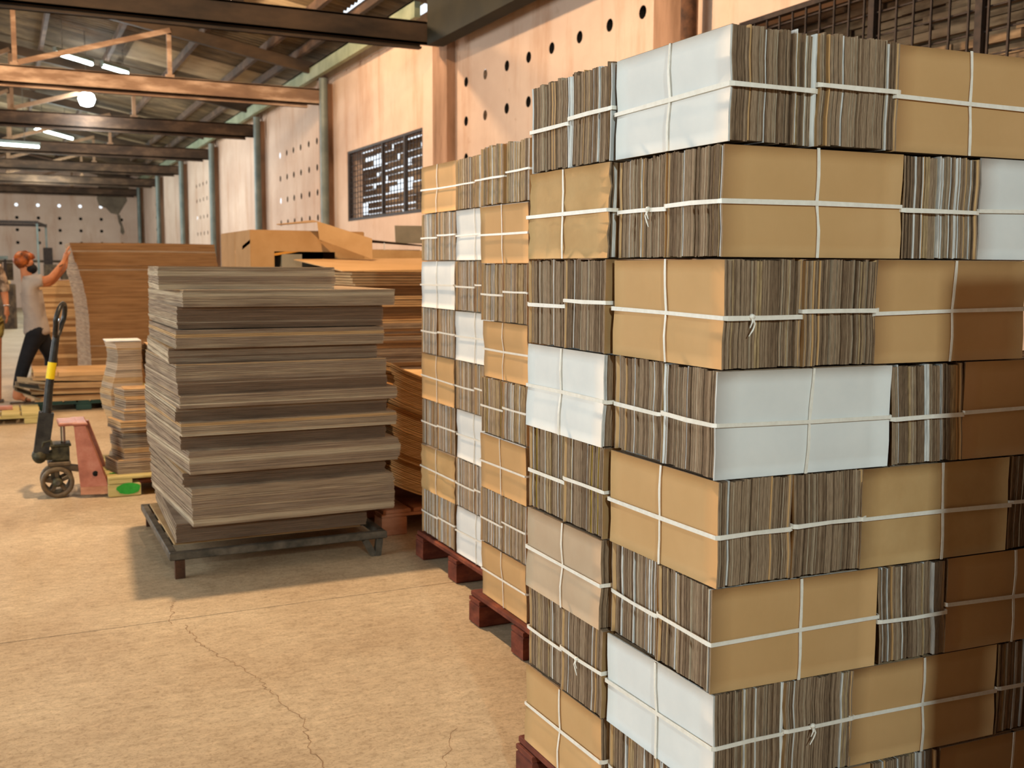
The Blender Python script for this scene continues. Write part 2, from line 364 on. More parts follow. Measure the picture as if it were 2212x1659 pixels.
def window(idx, y0, y1, z0, z1, vstep, hz, mull):
    b = MB(); x = W+0.03
    b.box(x-0.025, x+0.025, y0, y0+0.04, z0, z1); b.box(x-0.025, x+0.025, y1-0.05, y1, z0, z1)
    b.box(x-0.025, x+0.025, y0+0.05, y1-0.05, z0, z0+0.04); b.box(x-0.025, x+0.025, y0+0.05, y1-0.05, z1-0.03, z1)
    wn = b.build('window_%d' % idx, M['darkmetal']); tag(wn, kind='structure')
    for m in mull:
        q = MB(); q.box(x-0.022, x+0.022, m-0.022, m+0.022, z0+0.04, z1-0.03); q.build('mullion', M['darkmetal'], wn)
    y = y0+0.05+vstep*0.6; me = None
    while y < y1-0.06:
        if me is None:
            q = MB(); q.box(-0.005, 0.005, -0.0055, 0.0055, z0+0.04, z1-0.03); o = q.build('grille_bar', M['darkmetal'], wn, (x-0.012, y, 0)); me = o.data
        else:
            o = bpy.data.objects.new('grille_bar', me); C.objects.link(o); o.parent = wn; o.location = (x-0.012, y, 0)
        y += vstep
    for z in hz:
        q = MB(); q.box(x+0.0, x+0.008, y0+0.05, y1-0.05, z-0.0045, z+0.0045); q.build('cross_bar', M['darkmetal'], wn)
    return wn
w1 = window(1, 11.9, 14.93, 2.07, 3.05, 0.118, [2.09+0.075*k for k in range(1, 13)], (12.56, 13.42))
w2 = window(2, 3.2, 5.95, 2.09, 3.05, 0.124, [2.2, 2.35, 2.50, 2.62, 2.74, 2.87, 2.97], (4.75, 4.0))
# boards stacked outside behind the windows, with gaps the daylight comes through
def boards(y0, y1, z0, z1, step, label, gaps):
    t = empty('board_wall', (W+0.55, (y0+y1)/2, 0)); tag(t, label, 'boards')
    random.seed(int(y0*10)); z = z0; cy = (y0+y1)/2
    while z < z1:
        hgt = step*random.uniform(0.75, 1.1); y = y0
        while y < y1:
            ln = random.uniform(0.45, 0.9); ye = min(y+ln, y1)
            if not any(g[0] < (y+ye)/2 < g[1] and g[2] < z+hgt/2 < g[3] for g in gaps):
                b = MB(); dx = random.uniform(-0.04, 0.04)
                b.box(dx, dx+0.03, y-cy, ye-cy-0.012, z, z+hgt-step*0.17); b.build('board', M['slat'], t)
            y = ye
        z += hgt
boards(11.2, 17.5, 1.9, 3.6, 0.09, 'weathered boards stacked outside behind the far barred window', [(14.7, 15.6, 2.88, 3.12), (13.9, 14.8, 2.5, 2.7), (15.6, 16.6, 2.2, 2.42), (15.0, 17.5, 3.14, 3.6)])
boards(1.6, 7.6, 1.9, 3.9, 0.055, 'dark weathered boards stacked outside behind the near barred window', [])
b = MB(); b.box(W+0.75, W+0.8, 1.2, 7.9, 1.2, 4.2); o = b.build('wall_outer', M['slat']); tag(o, kind='structure')
b = MB(); b.box(W+1.5, W+1.55, 11.5, 12.9, 1.2, 4.2); b.box(W+1.5, W+1.55, 14.6, 16.2, 1.2, 2.6); o = b.build('wall_neighbour', M['slat']); tag(o, kind='structure')

b = MB(); b.box(XL-0.2, XL, -7.2, Y1, 0, 4.6); o = b.build('wall_left', M['wall']); tag(o, kind='structure')
b = MB(); b.box(XL-0.2, W+0.2, -7.2, -7.0, 0, 6.0); o = b.build('wall_front', M['wall']); tag(o, kind='structure')
# back wall with holes, missing plaster patch
bw = MB(); n = 16; bh = [0.505+0.668*k for k in range(-3, 6)]; rws = [2.19, 2.62, 3.03, 3.46]
yb_ = Y1-0.3
def bq(a, c, d, e): bw.add([(a, yb_, d), (c, yb_, d), (c, yb_, e), (a, yb_, e)], [(0, 1, 2, 3)])
xs_ = [bh[0]-0.33]+[(bh[i]+bh[i+1])/2 for i in range(len(bh)-1)]+[bh[-1]+0.3]; zs_ = [1.99]+[(rws[i]+rws[i+1])/2 for i in range(3)]+[3.67]
bq(XL, xs_[0], 0, 6.6); bq(xs_[-1], W+0.1, 0, 6.6); bq(xs_[0], xs_[-1], 0, 1.99); bq(xs_[0], xs_[-1], 3.67, 6.6)
for i, xc in enumerate(bh):
    for j, zc in enumerate(rws):
        a, c, d, e = xs_[i], xs_[i+1], zs_[j], zs_[j+1]; out = []; inn = []
        for k in range(n):
            t = 2*pi*k/n+pi/4; cx, cz = cos(t), sin(t); m = max(abs(cx), abs(cz)); ux, uz = cx/m, cz/m
            out.append((xc+(ux*(c-xc) if ux > 0 else -ux*(a-xc)), yb_, zc+(uz*(e-zc) if uz > 0 else -uz*(d-zc))))
            inn.append((xc+0.055*cos(t), yb_, zc+0.055*sin(t)))
        bw.add(out+inn, [(k, (k+1) % n, n+(k+1) % n, n+k) for k in range(n)])
        br = j == 3; dp = 0.05 if br else 0.12
        ring = [(p[0], yb_+dp, p[2]) for p in inn]
        bw.add(inn+ring, [(k, (k+1) % n, n+(k+1) % n, n+k) for k in range(n)], 0 if br else 1)
        if not br: bw.add(ring, [tuple(range(n))[::-1]], 1)
o = bw.build('wall_back', [M['wall'], M['dark']]); tag(o, kind='structure')
pt = MB(); P = [(3.10, 4.6), (3.12, 3.95), (3.05, 3.75), (3.12, 3.5), (3.35, 3.42), (3.5, 3.25), (3.75, 3.2), (3.9, 3.45), (4.05, 3.7), (4.0, 3.95), (4.12, 4.1), (4.10, 4.6)]
pt.add([(x, yb_-0.012, z) for x, z in P]+[(x, yb_+0.0, z) for x, z in P], [tuple(range(12))]+[(k, 12+k, 12+(k+1) % 12, (k+1) % 12) for k in range(12)])
Q = [(3.70, 3.2), (3.74, 2.95), (3.80, 2.8), (3.79, 2.62), (3.86, 2.50), (3.93, 2.60), (3.88, 2.8), (3.83, 2.98), (3.80, 3.2)]
pt.add([(x, yb_-0.012, z) for x, z in Q], [tuple(range(9))])
pt.build('bare_plaster_patch', mat('bare_render', srgb(104, 92, 78), srgb(126, 112, 94), (3, 3, 3), 0.95), o)

# ------------------------------------------------------------------ roof: sheets, purlins, trusses
SL = 0.182; RX = -2.9
def zr(x): return 4.56 + SL*(4.4-x) if x >= RX else 4.56+SL*(4.4-RX) - SL*(RX-x)
ceil = empty('ceiling', (0, 0, 4.6)); tag(ceil, kind='structure')
def corr(x0, x1, wdt, m):
    b = MB(); nr = 40; vs_ = []
    for x in (x0, x1):
        for k in range(nr+1):
            t = k/nr; y = t*wdt
            vs_.append((x, y, zr(x)-4.6 + 0.024*cos(2*pi*k/8)))
    b.add(vs_, [(k, k+1, nr+2+k, nr+1+k) for k in range(nr)], 0, True)
    return b
cols_x = [(4.52, 4.12), (4.02, 1.95), (2.05, -0.45), (-0.35, -2.9), (-2.9, -6.2), (-6.2, -9.9)]
meshes = {}
random.seed(11)
y = -6.9; k = 0
while y < Y1:
    for ci, (xa, xb) in enumerate(cols_x):
        pale = random.random() < (0.35 if ci == 1 else 0.15)
        slit = 9.5 < y < 14.2
        key = (ci, pale, slit)
        if key not in meshes:
            b = corr(xb, xa if (ci != 1 or slit) else 4.14, 0.78, 0); o = b.build('roof_sheet', M['roof2'] if pale else M['roof'], ceil, (0, y, 0)); meshes[key] = o.data
        else:
            o = bpy.data.objects.new('roof_sheet', meshes[key]); C.objects.link(o); o.parent = ceil; o.location = (0, y, random.choice((0, 0.006)))
    y += 0.762; k += 1
me = None
for x in (4.06, 3.62, 2.75, 1.75, 0.75, -0.3, -1.4, -2.6, -4.0, -5.4, -6.8, -8.2):
    b = MB(); z = zr(x)-4.6-0.09
    b.box(x-0.03, x+0.03, -6.9, Y1-0.35, z-0.06, z+0.06); b.build('purlin', M['beam'], ceil)
b = MB(); b.box(4.22, 4.29, 11.4, Y1-0.4, 4.17, 4.36); b.box(4.22, 4.36, 11.4, Y1-0.4, 4.34, 4.36); o = b.build('trim_20', M['greensteel']); tag(o, kind='structure')
b = MB(); b.box(4.12, 4.30, 2.0, 10.75, 3.74, 4.25); o = b.build('trim_21', mat('dark_green_gutter', srgb(26, 26, 14), srgb(42, 38, 22), (2, 2, 2), 0.8)); tag(o, kind='structure')
ordn = ['first', 'second', 'third', 'fourth', 'fifth', 'sixth', 'seventh', 'eighth', 'ninth']
for i, y in enumerate((11.12, 15.9, 20.4, 25.1, 29.6, 34.3, 39.2)):
    t = empty('roof_truss', (4.4, y, 4.0))
    tag(t, '%s rusty brown steel roof truss from the camera, spanning to the right wall' % ordn[i], 'roof truss', 'steel roof trusses')
    def part(nm, fn, m=None):
        if m is None: m = M['beamdark'] if i == 0 else (M['beam_lamplit'] if (i == 1 and nm != 'top_chord') else (M['beamdark'] if nm == 'top_chord' else M['beam'] if nm == 'bottom_chord' else M['beampost']))  # first truss darkened, second lightened in colour to stand in for lamp light
        b = MB(); fn(b); o = b.build(nm, m, t); o.location = (-4.4, -y, -4.0); return o
    def chord(b):
        b.box(-9.8, 4.44, y-0.05, y-0.02, 3.82, 4.05); b.box(-9.8, 4.44, y-0.05, y+0.03, 4.03, 4.055); b.box(-9.8, 4.44, y-0.05, y+0.03, 3.82, 3.84)
        b.box(-9.8, 4.20, y+0.05, y+0.09, 3.78, 4.0); b.box(-9.8, 4.20, y+0.0, y+0.09, 3.78, 3.80)
    part('bottom_chord', chord)
    zt = lambda x: (4.32+SL*(4.4-x) if x > RX else 4.32+SL*(4.4-RX)-SL*(RX-x))
    part('top_chord', lambda b: (b.beam((4.42, y, zt(4.42)), (RX, y, zt(RX)), 0.08, 0.16), b.beam((RX, y, zt(RX)), (-9.8, y, zt(-9.8)), 0.08, 0.16)))
    for px in (2.23, 0.26, -1.8, -3.9, -6.0):
        part('post', lambda b: (b.box(px-0.03, px+0.03, y-0.04, y+0.01, 4.05, zt(px)), b.box(px-0.06, px+0.06, y-0.045, y+0.015, 4.05, 4.09)))
    for (xa, xb) in ((0.30, 2.25), (-1.75, 0.26), (-3.95, -1.85)):
        part('brace', lambda b: b.beam((xa, y-0.045, 4.09), (xb, y-0.045, zt(xb)-0.02), 0.035, 0.07))
    part('end_plate', lambda b: b.box(4.36, 4.45, y-0.07, y+0.07, 3.95, 4.45))

# ------------------------------------------------------------------ lamps
def tube_lamp(x0, y0, z, L, label, ang=0.0, power=18):
    t = empty('fluorescent_lamp', (x0, y0, z), ang); tag(t, label, 'lamp', 'fluorescent lamps under the roof')
    b = MB(); b.box(0, L, -0.03, 0.03, 0.03, 0.09); b.box(0, 0.02, -0.02, 0.02, -0.02, 0.04); b.box(L-0.02, L, -0.02, 0.02, -0.02, 0.04); b.build('housing', M['pipe'], t)
    b = MB(); b.tube([(0.02, 0, 0), (L-0.02, 0, 0)], 0.026, 10); b.build('tube', M['tubeglow'], t)
    for q in (0.2, 0.8):
        hx = x0+L*q*cos(ang); b = MB(); b.tube([(L*q, 0, 0.09), (L*q, 0, zr(hx)-z-0.02)], 0.006, 6); b.build('hanger', M['iron'], t)
def pj(px, py, z):   # point at height z on the ray of a photograph pixel
    d = fw + rr*((px-1106)/F) - uu*((py-829.5)/F); t = (z-CAMH)/d.z; return (d.x*t, d.y*t, z)
for (a, c, z, lb) in (((118, 114), (200, 139), 4.62, 'thin glowing fluorescent tube above the orange-lit truss, left one of the pair'),
                      ((220, 142), (277, 159), 4.62, 'thin glowing fluorescent tube above the orange-lit truss, right one of the pair'),
                      ((74, 277), (157, 300), 4.40, 'glowing fluorescent tube hanging just above the big bright tube at left'),):
    p = pj(a[0], a[1], z); q = pj(c[0], c[1], z); L = sqrt((p[0]-q[0])**2+(p[1]-q[1])**2)
    tube_lamp(p[0], p[1], z, L, lb, atan2(q[1]-p[1], q[0]-p[0]))
p = pj(88, 318, 3.86); tube_lamp(p[0]-1.46, p[1]-0.45, 3.86, 1.5, 'large bright fluorescent tube at the left edge under the roof', 0.28)
p = pj(187, 212, 4.3)
t = empty('led_lamp', p); tag(t, 'dazzling round white LED lamp hanging below the orange-lit truss', 'lamp')
b = MB(); b.lathe((0, 0, 0), [(0.0, -0.15), (0.10, -0.12), (0.14, -0.02), (0.12, 0.06), (0.05, 0.1)], n=18); b.build('bulb', M['ledglow'], t)
b = MB(); b.lathe((0, 0, 0), [(0.05, 0.1), (0.05, 0.2), (0.0, 0.2)], n=12); b.tube([(0, 0, 0.2), (0, 0, zr(p[0])-p[2]-0.02)], 0.008, 6); b.build('lamp_holder', M['iron'], t)
light('led_lamp_light', 'POINT', (p[0], p[1]-0.1, p[2]-0.55), None, 45, (0.80, 0.92, 1.0), radius=0.12)
light('tube_light', 'POINT', (1.6, 22.8, 3.5), None, 190, (0.95, 1.0, 0.96), radius=0.5)
light('tube_light', 'POINT', (1.2, 27.5, 3.5), None, 190, (0.85, 1.0, 0.98), radius=0.5)
light('tube_light', 'POINT', (1.2, 33.5, 3.5), None, 230, (0.85, 1.0, 0.98), radius=0.5)
def pendant(x, y, z, e, label, spot=None):
    t = empty('pendant_lamp', (x, y, z)); tag(t, label, 'lamp')
    b = MB(); b.lathe((0, 0, 0), [(0.17, -0.02), (0.12, 0.08), (0.04, 0.13), (0.03, 0.2), (0.0, 0.2)], n=20); b.build('lamp_shade', M['iron'], t)
    b = MB(); b.lathe((0, 0, 0), [(0.0, -0.03), (0.04, -0.01), (0.05, 0.04), (0.02, 0.1)], n=14); b.build('bulb', M['warmglow'], t)
    b = MB(); b.tube([(0, 0, 0.2), (0, 0, zr(x)-z-0.05)], 0.006, 6); b.build('cord', M['black'], t)
    light('pendant_light', 'POINT', (x, y, z-0.10), None, e, WARM, radius=0.07)
pendant(1.05, 5.85, 4.85, 800, 'warm pendant lamp hung above the big stack of loose sheets')
pendant(-1.2, 13.6, 4.2, 260, 'warm pendant lamp hung left of the worker')
pendant(1.9, 12.3, 4.62, 400, 'warm pendant lamp hung between the first and second roof trusses')
# ------------------------------------------------------------------ tied bundles of flat boards
LV = [0.0, 0.25, 0.5, 0.75, 1.0]
def pinch(t): return 1 - 0.018*math.exp(-((t-0.5)/0.16)**2)
M['edgel'] = mat('pale_liner_edge', srgb(164, 146, 122), srgb(200, 184, 160), (500, 500, 30), 0.9)
EDGE = [M['edge'], M['edge2'], M['edge3'], M['edgew'], M['edgey'], M['kraft'], M['edgel']]
EDGE_LIT = [mat('corrugated_edge_lit', srgb(150, 128, 106), srgb(188, 166, 140), (700, 700, 40), 0.95), mat('corrugated_edge_lit_mid', srgb(122, 100, 82), srgb(160, 138, 116), (700, 700, 36), 0.95), M['edge3'], M['edgew'], M['edgey'], M['kraft'], M['edgel']]  # lighter edge copies: stronger light on the two farther stacks put into colour
def bundle(loc, rz, L, T, H, face, label, group, seed, mixw=(5, 3.2, 1.0, 1.2, 0.0, 0.4), vstrap=True, creased=False, ragged=False, lean=0.0, tail=False, sheet=0.0044, hz=0.5, boxes=False):
    """local axes: sheets are stacked along X, faces look along -X / +X; origin bottom centre"""
    R = random.Random(seed)
    t = empty('cardboard_bundle', loc, rz); tag(t, label, 'cardboard bundle', group)
    ct = 0.004; x = -T/2+ct; H2 = H-0.0012
    wav = [R.uniform(-0.0025, 0.0025) for _ in LV]; wav[0] = 0
    def X(xx, tt, k): return xx*pinch(tt) + wav[k] + lean*(tt-0.5)
    b = MB()
    n = 0; grp = R.randint(2, 6); gi = 0; gm = 0; goff = 0; gz = 0
    while x < T/2-ct-0.002:
        th = sheet*R.uniform(0.65, 1.35)
        if x+th > T/2-ct: th = T/2-ct-x
        if gi == 0:
            gm = R.choices(range(6), weights=mixw)[0]; goff = R.uniform(-0.004, 0.004); gz = R.uniform(-0.0025, 0.003) if not ragged else R.uniform(-0.002, 0.009)
            if gm >= 3: grp = 1
            else: grp = R.randint(2, 7)
        gap = 0.0005 if gi else 0.0009
        jy = R.uniform(-0.0012, 0.0012)+goff; jz = R.uniform(-0.001, 0.001)
        y0 = -L/2+0.004+jy; y1 = L/2-0.004+jy*0.6; z1 = H2+gz+jz-0.001; z0 = max(0.0005, 0.0022+gz*0.5)
        mi = gm if R.random() < 0.6 else R.choices(range(6), weights=mixw)[0]
        if gm < 3 and R.random() < 0.14: mi = 6; th *= 0.45
        if gm < 3 and R.random() < 0.10: gap += 0.0016
        vs_ = []
        for k, tt in enumerate(LV):
            z = z0+(z1-z0)*tt; a = X(x+gap, tt, k); c = X(x+th, tt, k)
            vs_ += [(a, y0, z), (c, y0, z), (c, y1, z), (a, y1, z)]
        fs = [(3, 2, 1, 0), (16, 17, 18, 19)]
        for k in range(4):
            for i in range(4): j = (i+1) % 4; fs.append((4*k+i, 4*k+j, 4*k+4+j, 4*k+4+i))
        b.add(vs_, fs, mi); x += th; gi += 1; n += 1
        if gi >= grp: gi = 0
    s = b.build('sheets', EDGE_LIT if 300 <= seed else EDGE, t); s['kind'] = 'stuff'
    fm = {'kraft': M['kraft'], 'white': M['white'], 'tan': M['tan'], 'worn': M['kraft2']}
    NY = 8
    for sd in (-1, 1):
        b = MB(); vs_ = []; o1 = R.uniform(-0.002, 0.004); o2 = R.uniform(-0.002, 0.004); zt = H2+R.uniform(-0.002, 0.002)
        for sk in (0, 1):
            for k in range(9):
                tt = k/8; wv = wav[min(4, int(tt*4))]*(1-(tt*4) % 1)+wav[min(4, int(tt*4)+1)]*((tt*4) % 1)
                for i in range(NY+1):
                    u = i/NY; y = -L/2-o1+(L+o1+o2)*u
                    bulge = (0.0012 if face == 'white' else 0.0024)*math.sin(pi*u)*abs(math.sin(2*pi*tt))
                    if creased: bulge += 0.003*math.sin(tt*31+u*3)+0.002*sin(u*23)
                    corner = 0.004*(abs(2*u-1)**6)*(abs(2*tt-1)**4)
                    xx = (T/2-ct*sk)*pinch(tt)*sd + wv + lean*(tt-0.5) + sd*(bulge if creased else bulge*0.6) - sd*corner*0
                    vs_.append((xx, y, 0.001+(zt-0.001)*tt))
        m = 9*(NY+1); fs = []
        idx = lambda s_, k, i: s_*m+k*(NY+1)+i
        for k in range(8):
            for i in range(NY):
                q = (idx(0, k, i), idx(0, k, i+1), idx(0, k+1, i+1), idx(0, k+1, i)); q2 = (idx(1, k, i), idx(1, k+1, i), idx(1, k+1, i+1), idx(1, k, i+1))
                fs.append(q if sd > 0 else q[::-1]); fs.append(q2 if sd > 0 else q2[::-1])
        b.add(vs_, fs, 0, True)
        rim = []
        for k in range(8): rim += [(idx(0, k, 0), idx(0, k+1, 0), idx(1, k+1, 0), idx(1, k, 0)), (idx(0, k, NY), idx(1, k, NY), idx(1, k+1, NY), idx(0, k+1, NY))]
        for i in range(NY): rim += [(idx(0, 8, i), idx(0, 8, i+1), idx(1, 8, i+1), idx(1, 8, i)), (idx(0, 0, i), idx(1, 0, i), idx(1, 0, i+1), idx(0, 0, i+1))]
        for f in rim:
            b.f.append(f); b.m.append(1 if face != 'white' else 2); b.sm.append(False)
        b.build('cover_sheet', [fm[face] if sd < 0 or face == 'white' else M['kraft'], M['edge'], M['edgew']], t)
    # straps: a flat band round the waist and one over top and bottom
    wd = 0.0095 if seed < 300 else 0.0078; thk = 0.0016; e = 0.0028
    zc = H*hz; tl = R.uniform(-0.004, 0.004)
    px = T/2*pinch(0.5)+e+0.002; py = L/2+0.005
    loop = [(-px, -py*0.985), (-px, 0), (-px, py*0.985), (-px*0.9, py), (0, py+0.001), (px*0.9, py), (px, py*0.985), (px, 0), (px, -py*0.985), (px*0.9, -py), (0, -py-0.001), (-px*0.9, -py)]
    b = MB(); N_ = len(loop); vs_ = []
    w0 = wav[2]
    for (a, c) in loop:
        z = zc + tl*c/py + R.uniform(-0.0012, 0.0012)
        hw = wd/2*R.uniform(0.8, 1.05)
        for (f_, zz) in ((0, -hw), (0, hw), (1, hw), (1, -hw)):
            s_ = 1+f_*thk/0.1; vs_.append((a+w0+(thk*f_)*(1 if a > 0 else -1), c+thk*f_*(1 if c > 0 else -1), z+zz))
    fs = []
    for i in range(N_):
        j = (i+1) % N_
        for q in range(4): q2 = (q+1) % 4; fs.append((4*i+q, 4*j+q, 4*j+q2, 4*i+q2))
    b.add(vs_, fs, 0, False)
    sy = R.choice((-1, 1))
    b.build('strap', M['strap'], t)
    if vstrap:
        b = MB(); vs_ = []; yc = R.uniform(-0.012, 0.012); yl = R.uniform(-0.012, 0.012)
        pth = [(-1, k/8) for k in range(9)]+[(1, 1-k/8) for k in range(9)]
        for (sd, tt) in pth:
            k4 = tt*4; k0 = min(3, int(k4)); wv = wav[k0]*(1-(k4-k0))+wav[k0+1]*(k4-k0)
            xx = sd*((T/2)*pinch(tt)+e+0.0015*abs(sin(2*pi*tt)))+wv+lean*(tt-0.5); z = 0.0006+(H2+0.001-0.0006)*tt; hw = wd/2*R.uniform(0.6, 0.95)*0.8
            y = yc+yl*(tt-0.5)
            zz = z
            for (f_, ys) in ((0, -hw), (0, hw), (1, hw), (1, -hw)): vs_.append((xx+sd*thk*f_, y+ys, zz))
        N_ = len(pth); fs = []
        for i in range(N_):
            j = (i+1) % N_
            for q in range(4): q2 = (q+1) % 4; fs.append((4*i+q, 4*i+q2, 4*j+q2, 4*j+q))
        b.add(vs_, fs, 0, False); b.build('strap', M['strap'], t)
    if tail:
        sd = -1 if tail is True else tail
        b = MB(); kx = R.uniform(-0.25, 0.35)*T
        if sd in (-1, 1):
            yy = sd*(py+0.004)
            b.lathe((kx, yy, zc), [(0.0, -0.007), (0.005, -0.004), (0.006, 0), (0.004, 0.005), (0.0, 0.007)], axis='X', n=8)
            b.tube([(kx, yy, zc), (kx+0.004, yy+sd*0.004, zc-0.014), (kx+0.001, yy+sd*0.002, zc-0.026), (kx-0.010, yy+sd*0.004, zc-0.038)], [0.0022, 0.002, 0.0018, 0.001], 6)
            b.tube([(kx, yy, zc), (kx-0.003, yy+sd*0.005, zc-0.010), (kx-0.006, yy+sd*0.002, zc-0.022)], [0.002, 0.0018, 0.001], 6)
        b.build('knot', M['strap'], t)
    return t

ROW = ['top', 'second', 'third', 'fourth', 'fifth', 'sixth', 'seventh', 'bottom']
SF = {'kraft': 'brown-faced', 'white': 'white-faced', 'tan': 'pale tan-faced', 'worn': 'creased brown-faced'}
HL = 0.2188; ZB = 0.13
# nearest stack: corner at (1.2446, 1.686); the front side runs right and very slightly towards the camera
NX, NY_ = 1.2446, 1.686; TF = radians(2.5)
RNDN = random.Random(5)
def nf(s, d):   # s along the front side, d inward
    return (NX+s*cos(TF)+d*sin(TF), NY_-s*sin(TF)+d*cos(TF))
MN = (5, 3.2, 0.5, 1.1, 0.0, 0.35); MGR = (4, 3, 1, 0.8, 1.6, 0.2)
rowsN = [  # corner width along front, far-left etc.
 dict(w=0.417, face='white', f2='kraft', left=None),
 dict(w=0.443, face='kraft', w2=0.21, f2='white', left='worn'),
 dict(w=0.388, face='kraft', f2='kraft', left=None),
 dict(w=0.436, face='white', w2=0.203, f2='kraft', left='white'),
 dict(w=0.373, face='kraft', f2='worn', left=None),
 dict(w=0.426, face='kraft', w2=0.194, f2='kraft', left='tan'),
 dict(w=0.365, face='white', f2='kraft', left=None),
 dict(w=0.428, face='kraft', w2=0.191, f2='kraft', left='kraft')]
G1 = 'tied bundles of the nearest stack'
sd_ = 100
for r, R_ in enumerate(rowsN):
    z = ZB+HL*(7-r); w_ = R_['w']; sd_ += 10; rn = ROW[r]
    if r % 2 == 0:
        T = w_/2-0.002
        for k in range(2):
            c = nf(T/2+k*(w_/2)+0.001, 0.208)
            bundle((c[0], c[1], z), RNDN.uniform(-0.006, 0.006)-TF*0.3*k, 0.412, T, HL-0.002, R_['face'] if k == 0 else 'kraft',
                   ('%s bundle in the %s row at the front corner of the nearest stack' % (SF[R_['face']], rn)) if k == 0 else
                   ('edge-on bundle in the %s row, second from the front corner of the nearest stack' % rn), G1, sd_+k,
                   MN, ragged=(r == 0), tail=-1 if (r, k) in ((2, 0), (6, 1)) else False, hz=0.50+(0.03 if k else -0.02))
        c = nf(w_+0.212, 0.104)
        bundle((c[0], c[1], z), pi/2-TF, 0.418, 0.203, HL-0.002, R_['f2'], '%s bundle in the %s row, front side, right of the edge-on pair' % (SF[R_['f2']], rn), G1, sd_+2, MN, hz=0.5, creased=False)
        c = nf(w_+0.424+0.104, 0.208)
        if r in (4, 6):
            bundle((c[0], c[1], z), -TF, 0.41, 0.203, HL-0.002, 'kraft', 'edge-on bundle in the %s row at the far right of the front side' % rn, G1, sd_+3, (3, 3, 0.4, 2.5, 0, 0))
        for k in range(2):
            yy = 2.110+0.099+k*0.2
            bundle((NX+0.205+RNDN.uniform(-.004, .004), yy, z), pi/2+RNDN.uniform(-0.008, 0.008), 0.405, 0.197, HL-0.002, 'kraft' if r else 'white',
                   '%s bundle of edges, %s row, far-left block of the nearest stack' % ('farther' if k else 'nearer', rn), G1, sd_+5+k, MGR if r == 4 else MN, ragged=(r == 0),
                   tail=1 if (r, k) in ((6, 0),) else False, hz=0.48+0.05*(1-k), lean=0.004*(1 if k else -1))
    else:
        for k in range(2):
            c = nf(w_/2+0.001, 0.103+k*0.207)
            bundle((c[0], c[1], z), pi/2-TF, w_-0.006, 0.203, HL-0.002, R_['face'] if k == 0 else 'kraft',
                   ('%s bundle in the %s row, its face on the front side at the corner' % (SF[R_['face']], rn)) if k == 0 else
                   ('edge-on bundle in the %s row, left side, just behind the corner bundle' % rn), G1, sd_+k, MN,
                   tail=1 if (r, k) in ((1, 1),) else False, hz=0.50-(0.02 if k else 0))
        c = nf(w_+R_['w2']/2+0.003, 0.207)
        bundle((c[0], c[1], z), -TF+RNDN.uniform(-0.01, 0.01), 0.41, R_['w2']-0.006, HL-0.004, 'kraft', 'single edge-on bundle in the %s row between two flat faces, front side' % rn, G1, sd_+2,
               (4, 3, 0.6, 2.6, 0, 0.5), hz=0.47, lean=-0.012 if r > 2 else -0.004)
        c = nf(w_+R_['w2']+0.212+0.004, 0.104)
        bundle((c[0], c[1], z), pi/2-TF, 0.418, 0.203, HL-0.002, R_['f2'], '%s bundle in the %s row at the far right of the front side' % (SF[R_['f2']], rn), G1, sd_+3, MN)
        bundle((NX+0.100+RNDN.uniform(-.004, .003), 2.312, z), RNDN.uniform(-0.01, 0.01), 0.398, 0.198, HL-0.002, R_['left'], '%s bundle in the %s row, far-left block of the nearest stack' % (SF[R_['left']], rn), G1, sd_+4, MN, creased=R_['left'] == 'worn', lean=0.004)
# two stacks beyond it
G2 = 'tied bundles of the middle stack'; G3 = 'tied bundles of the farther stack'
MC = (2.0, 1.0, 4, 1.6, 0.2, 0.8)
hc = 0.2178
RC = random.Random(9)
for r in range(8):
    z = 0.13+hc*(7-r); rn = ROW[r]
    if r % 2 == 0:
        for k in range(2):
            bundle((1.668+0.205+(0.008 if r == 0 else 0)*k, 3.776-0.101-k*0.203, z), pi/2+RC.uniform(-0.015, 0.015), 0.41, 0.199, hc-0.002, 'kraft',
                   'edge-on bundle, %s row of the middle stack, %s one of the pair' % (rn, 'left' if k == 0 else 'right'), G2, 300+r*3+k, MC if r < 5 else (3, 1.5, 2.5, 2, 0, 0.4), ragged=(r == 0), tail=-1 if (r, k) in ((6, 0),) else False, hz=0.47+0.06*k)
    else:
        bundle((1.668+0.100+RC.uniform(-.006, .006), 3.572, z), RC.uniform(-0.02, 0.02), 0.404, 0.198, hc-0.002, 'kraft', 'brown-faced bundle in the %s row of the middle stack' % rn, G2, 330+r, MC, lean=-0.006)
hd = 0.2195; RD = random.Random(19)
colf = ['kraft', None, 'white', None, 'kraft', None, 'worn', None]; coln = [None, 'white', None, 'white', None, 'white', None, 'white']
for r in range(8):
    z = 0.135+hd*(7-r); rn = ROW[r]
    for (face, ya, side) in ((colf[r], 4.805, 'left'), (coln[r], 4.372, 'right')):
        if face:
            bundle((1.808+0.100+RD.uniform(-.006, .004), ya-0.214, z), RD.uniform(-0.02, 0.02), 0.42, 0.198, hd-0.002, face, '%s bundle, %s row, %s column of the farther stack' % (SF[face], rn, side), G3, 400+r*5+(0 if side == 'left' else 2), MN, creased=face == 'worn')
        else:
            for k in range(2):
                bundle((1.808+0.205, ya-0.106-k*0.213, z), pi/2+RD.uniform(-0.015, 0.015), 0.41, 0.206, hd-0.002, 'kraft', 'edge-on bundle, %s row, %s column of farther stack, %s half' % (rn, side, 'left' if k == 0 else 'right'), G3, 450+r*5+k+(20 if side == 'right' else 0), (4, 1.2, 1.2, 3.6, 0, 0.8), tail=-1 if (r, k) in ((1, 0), (2, 1)) else False, hz=0.48+0.04*k)

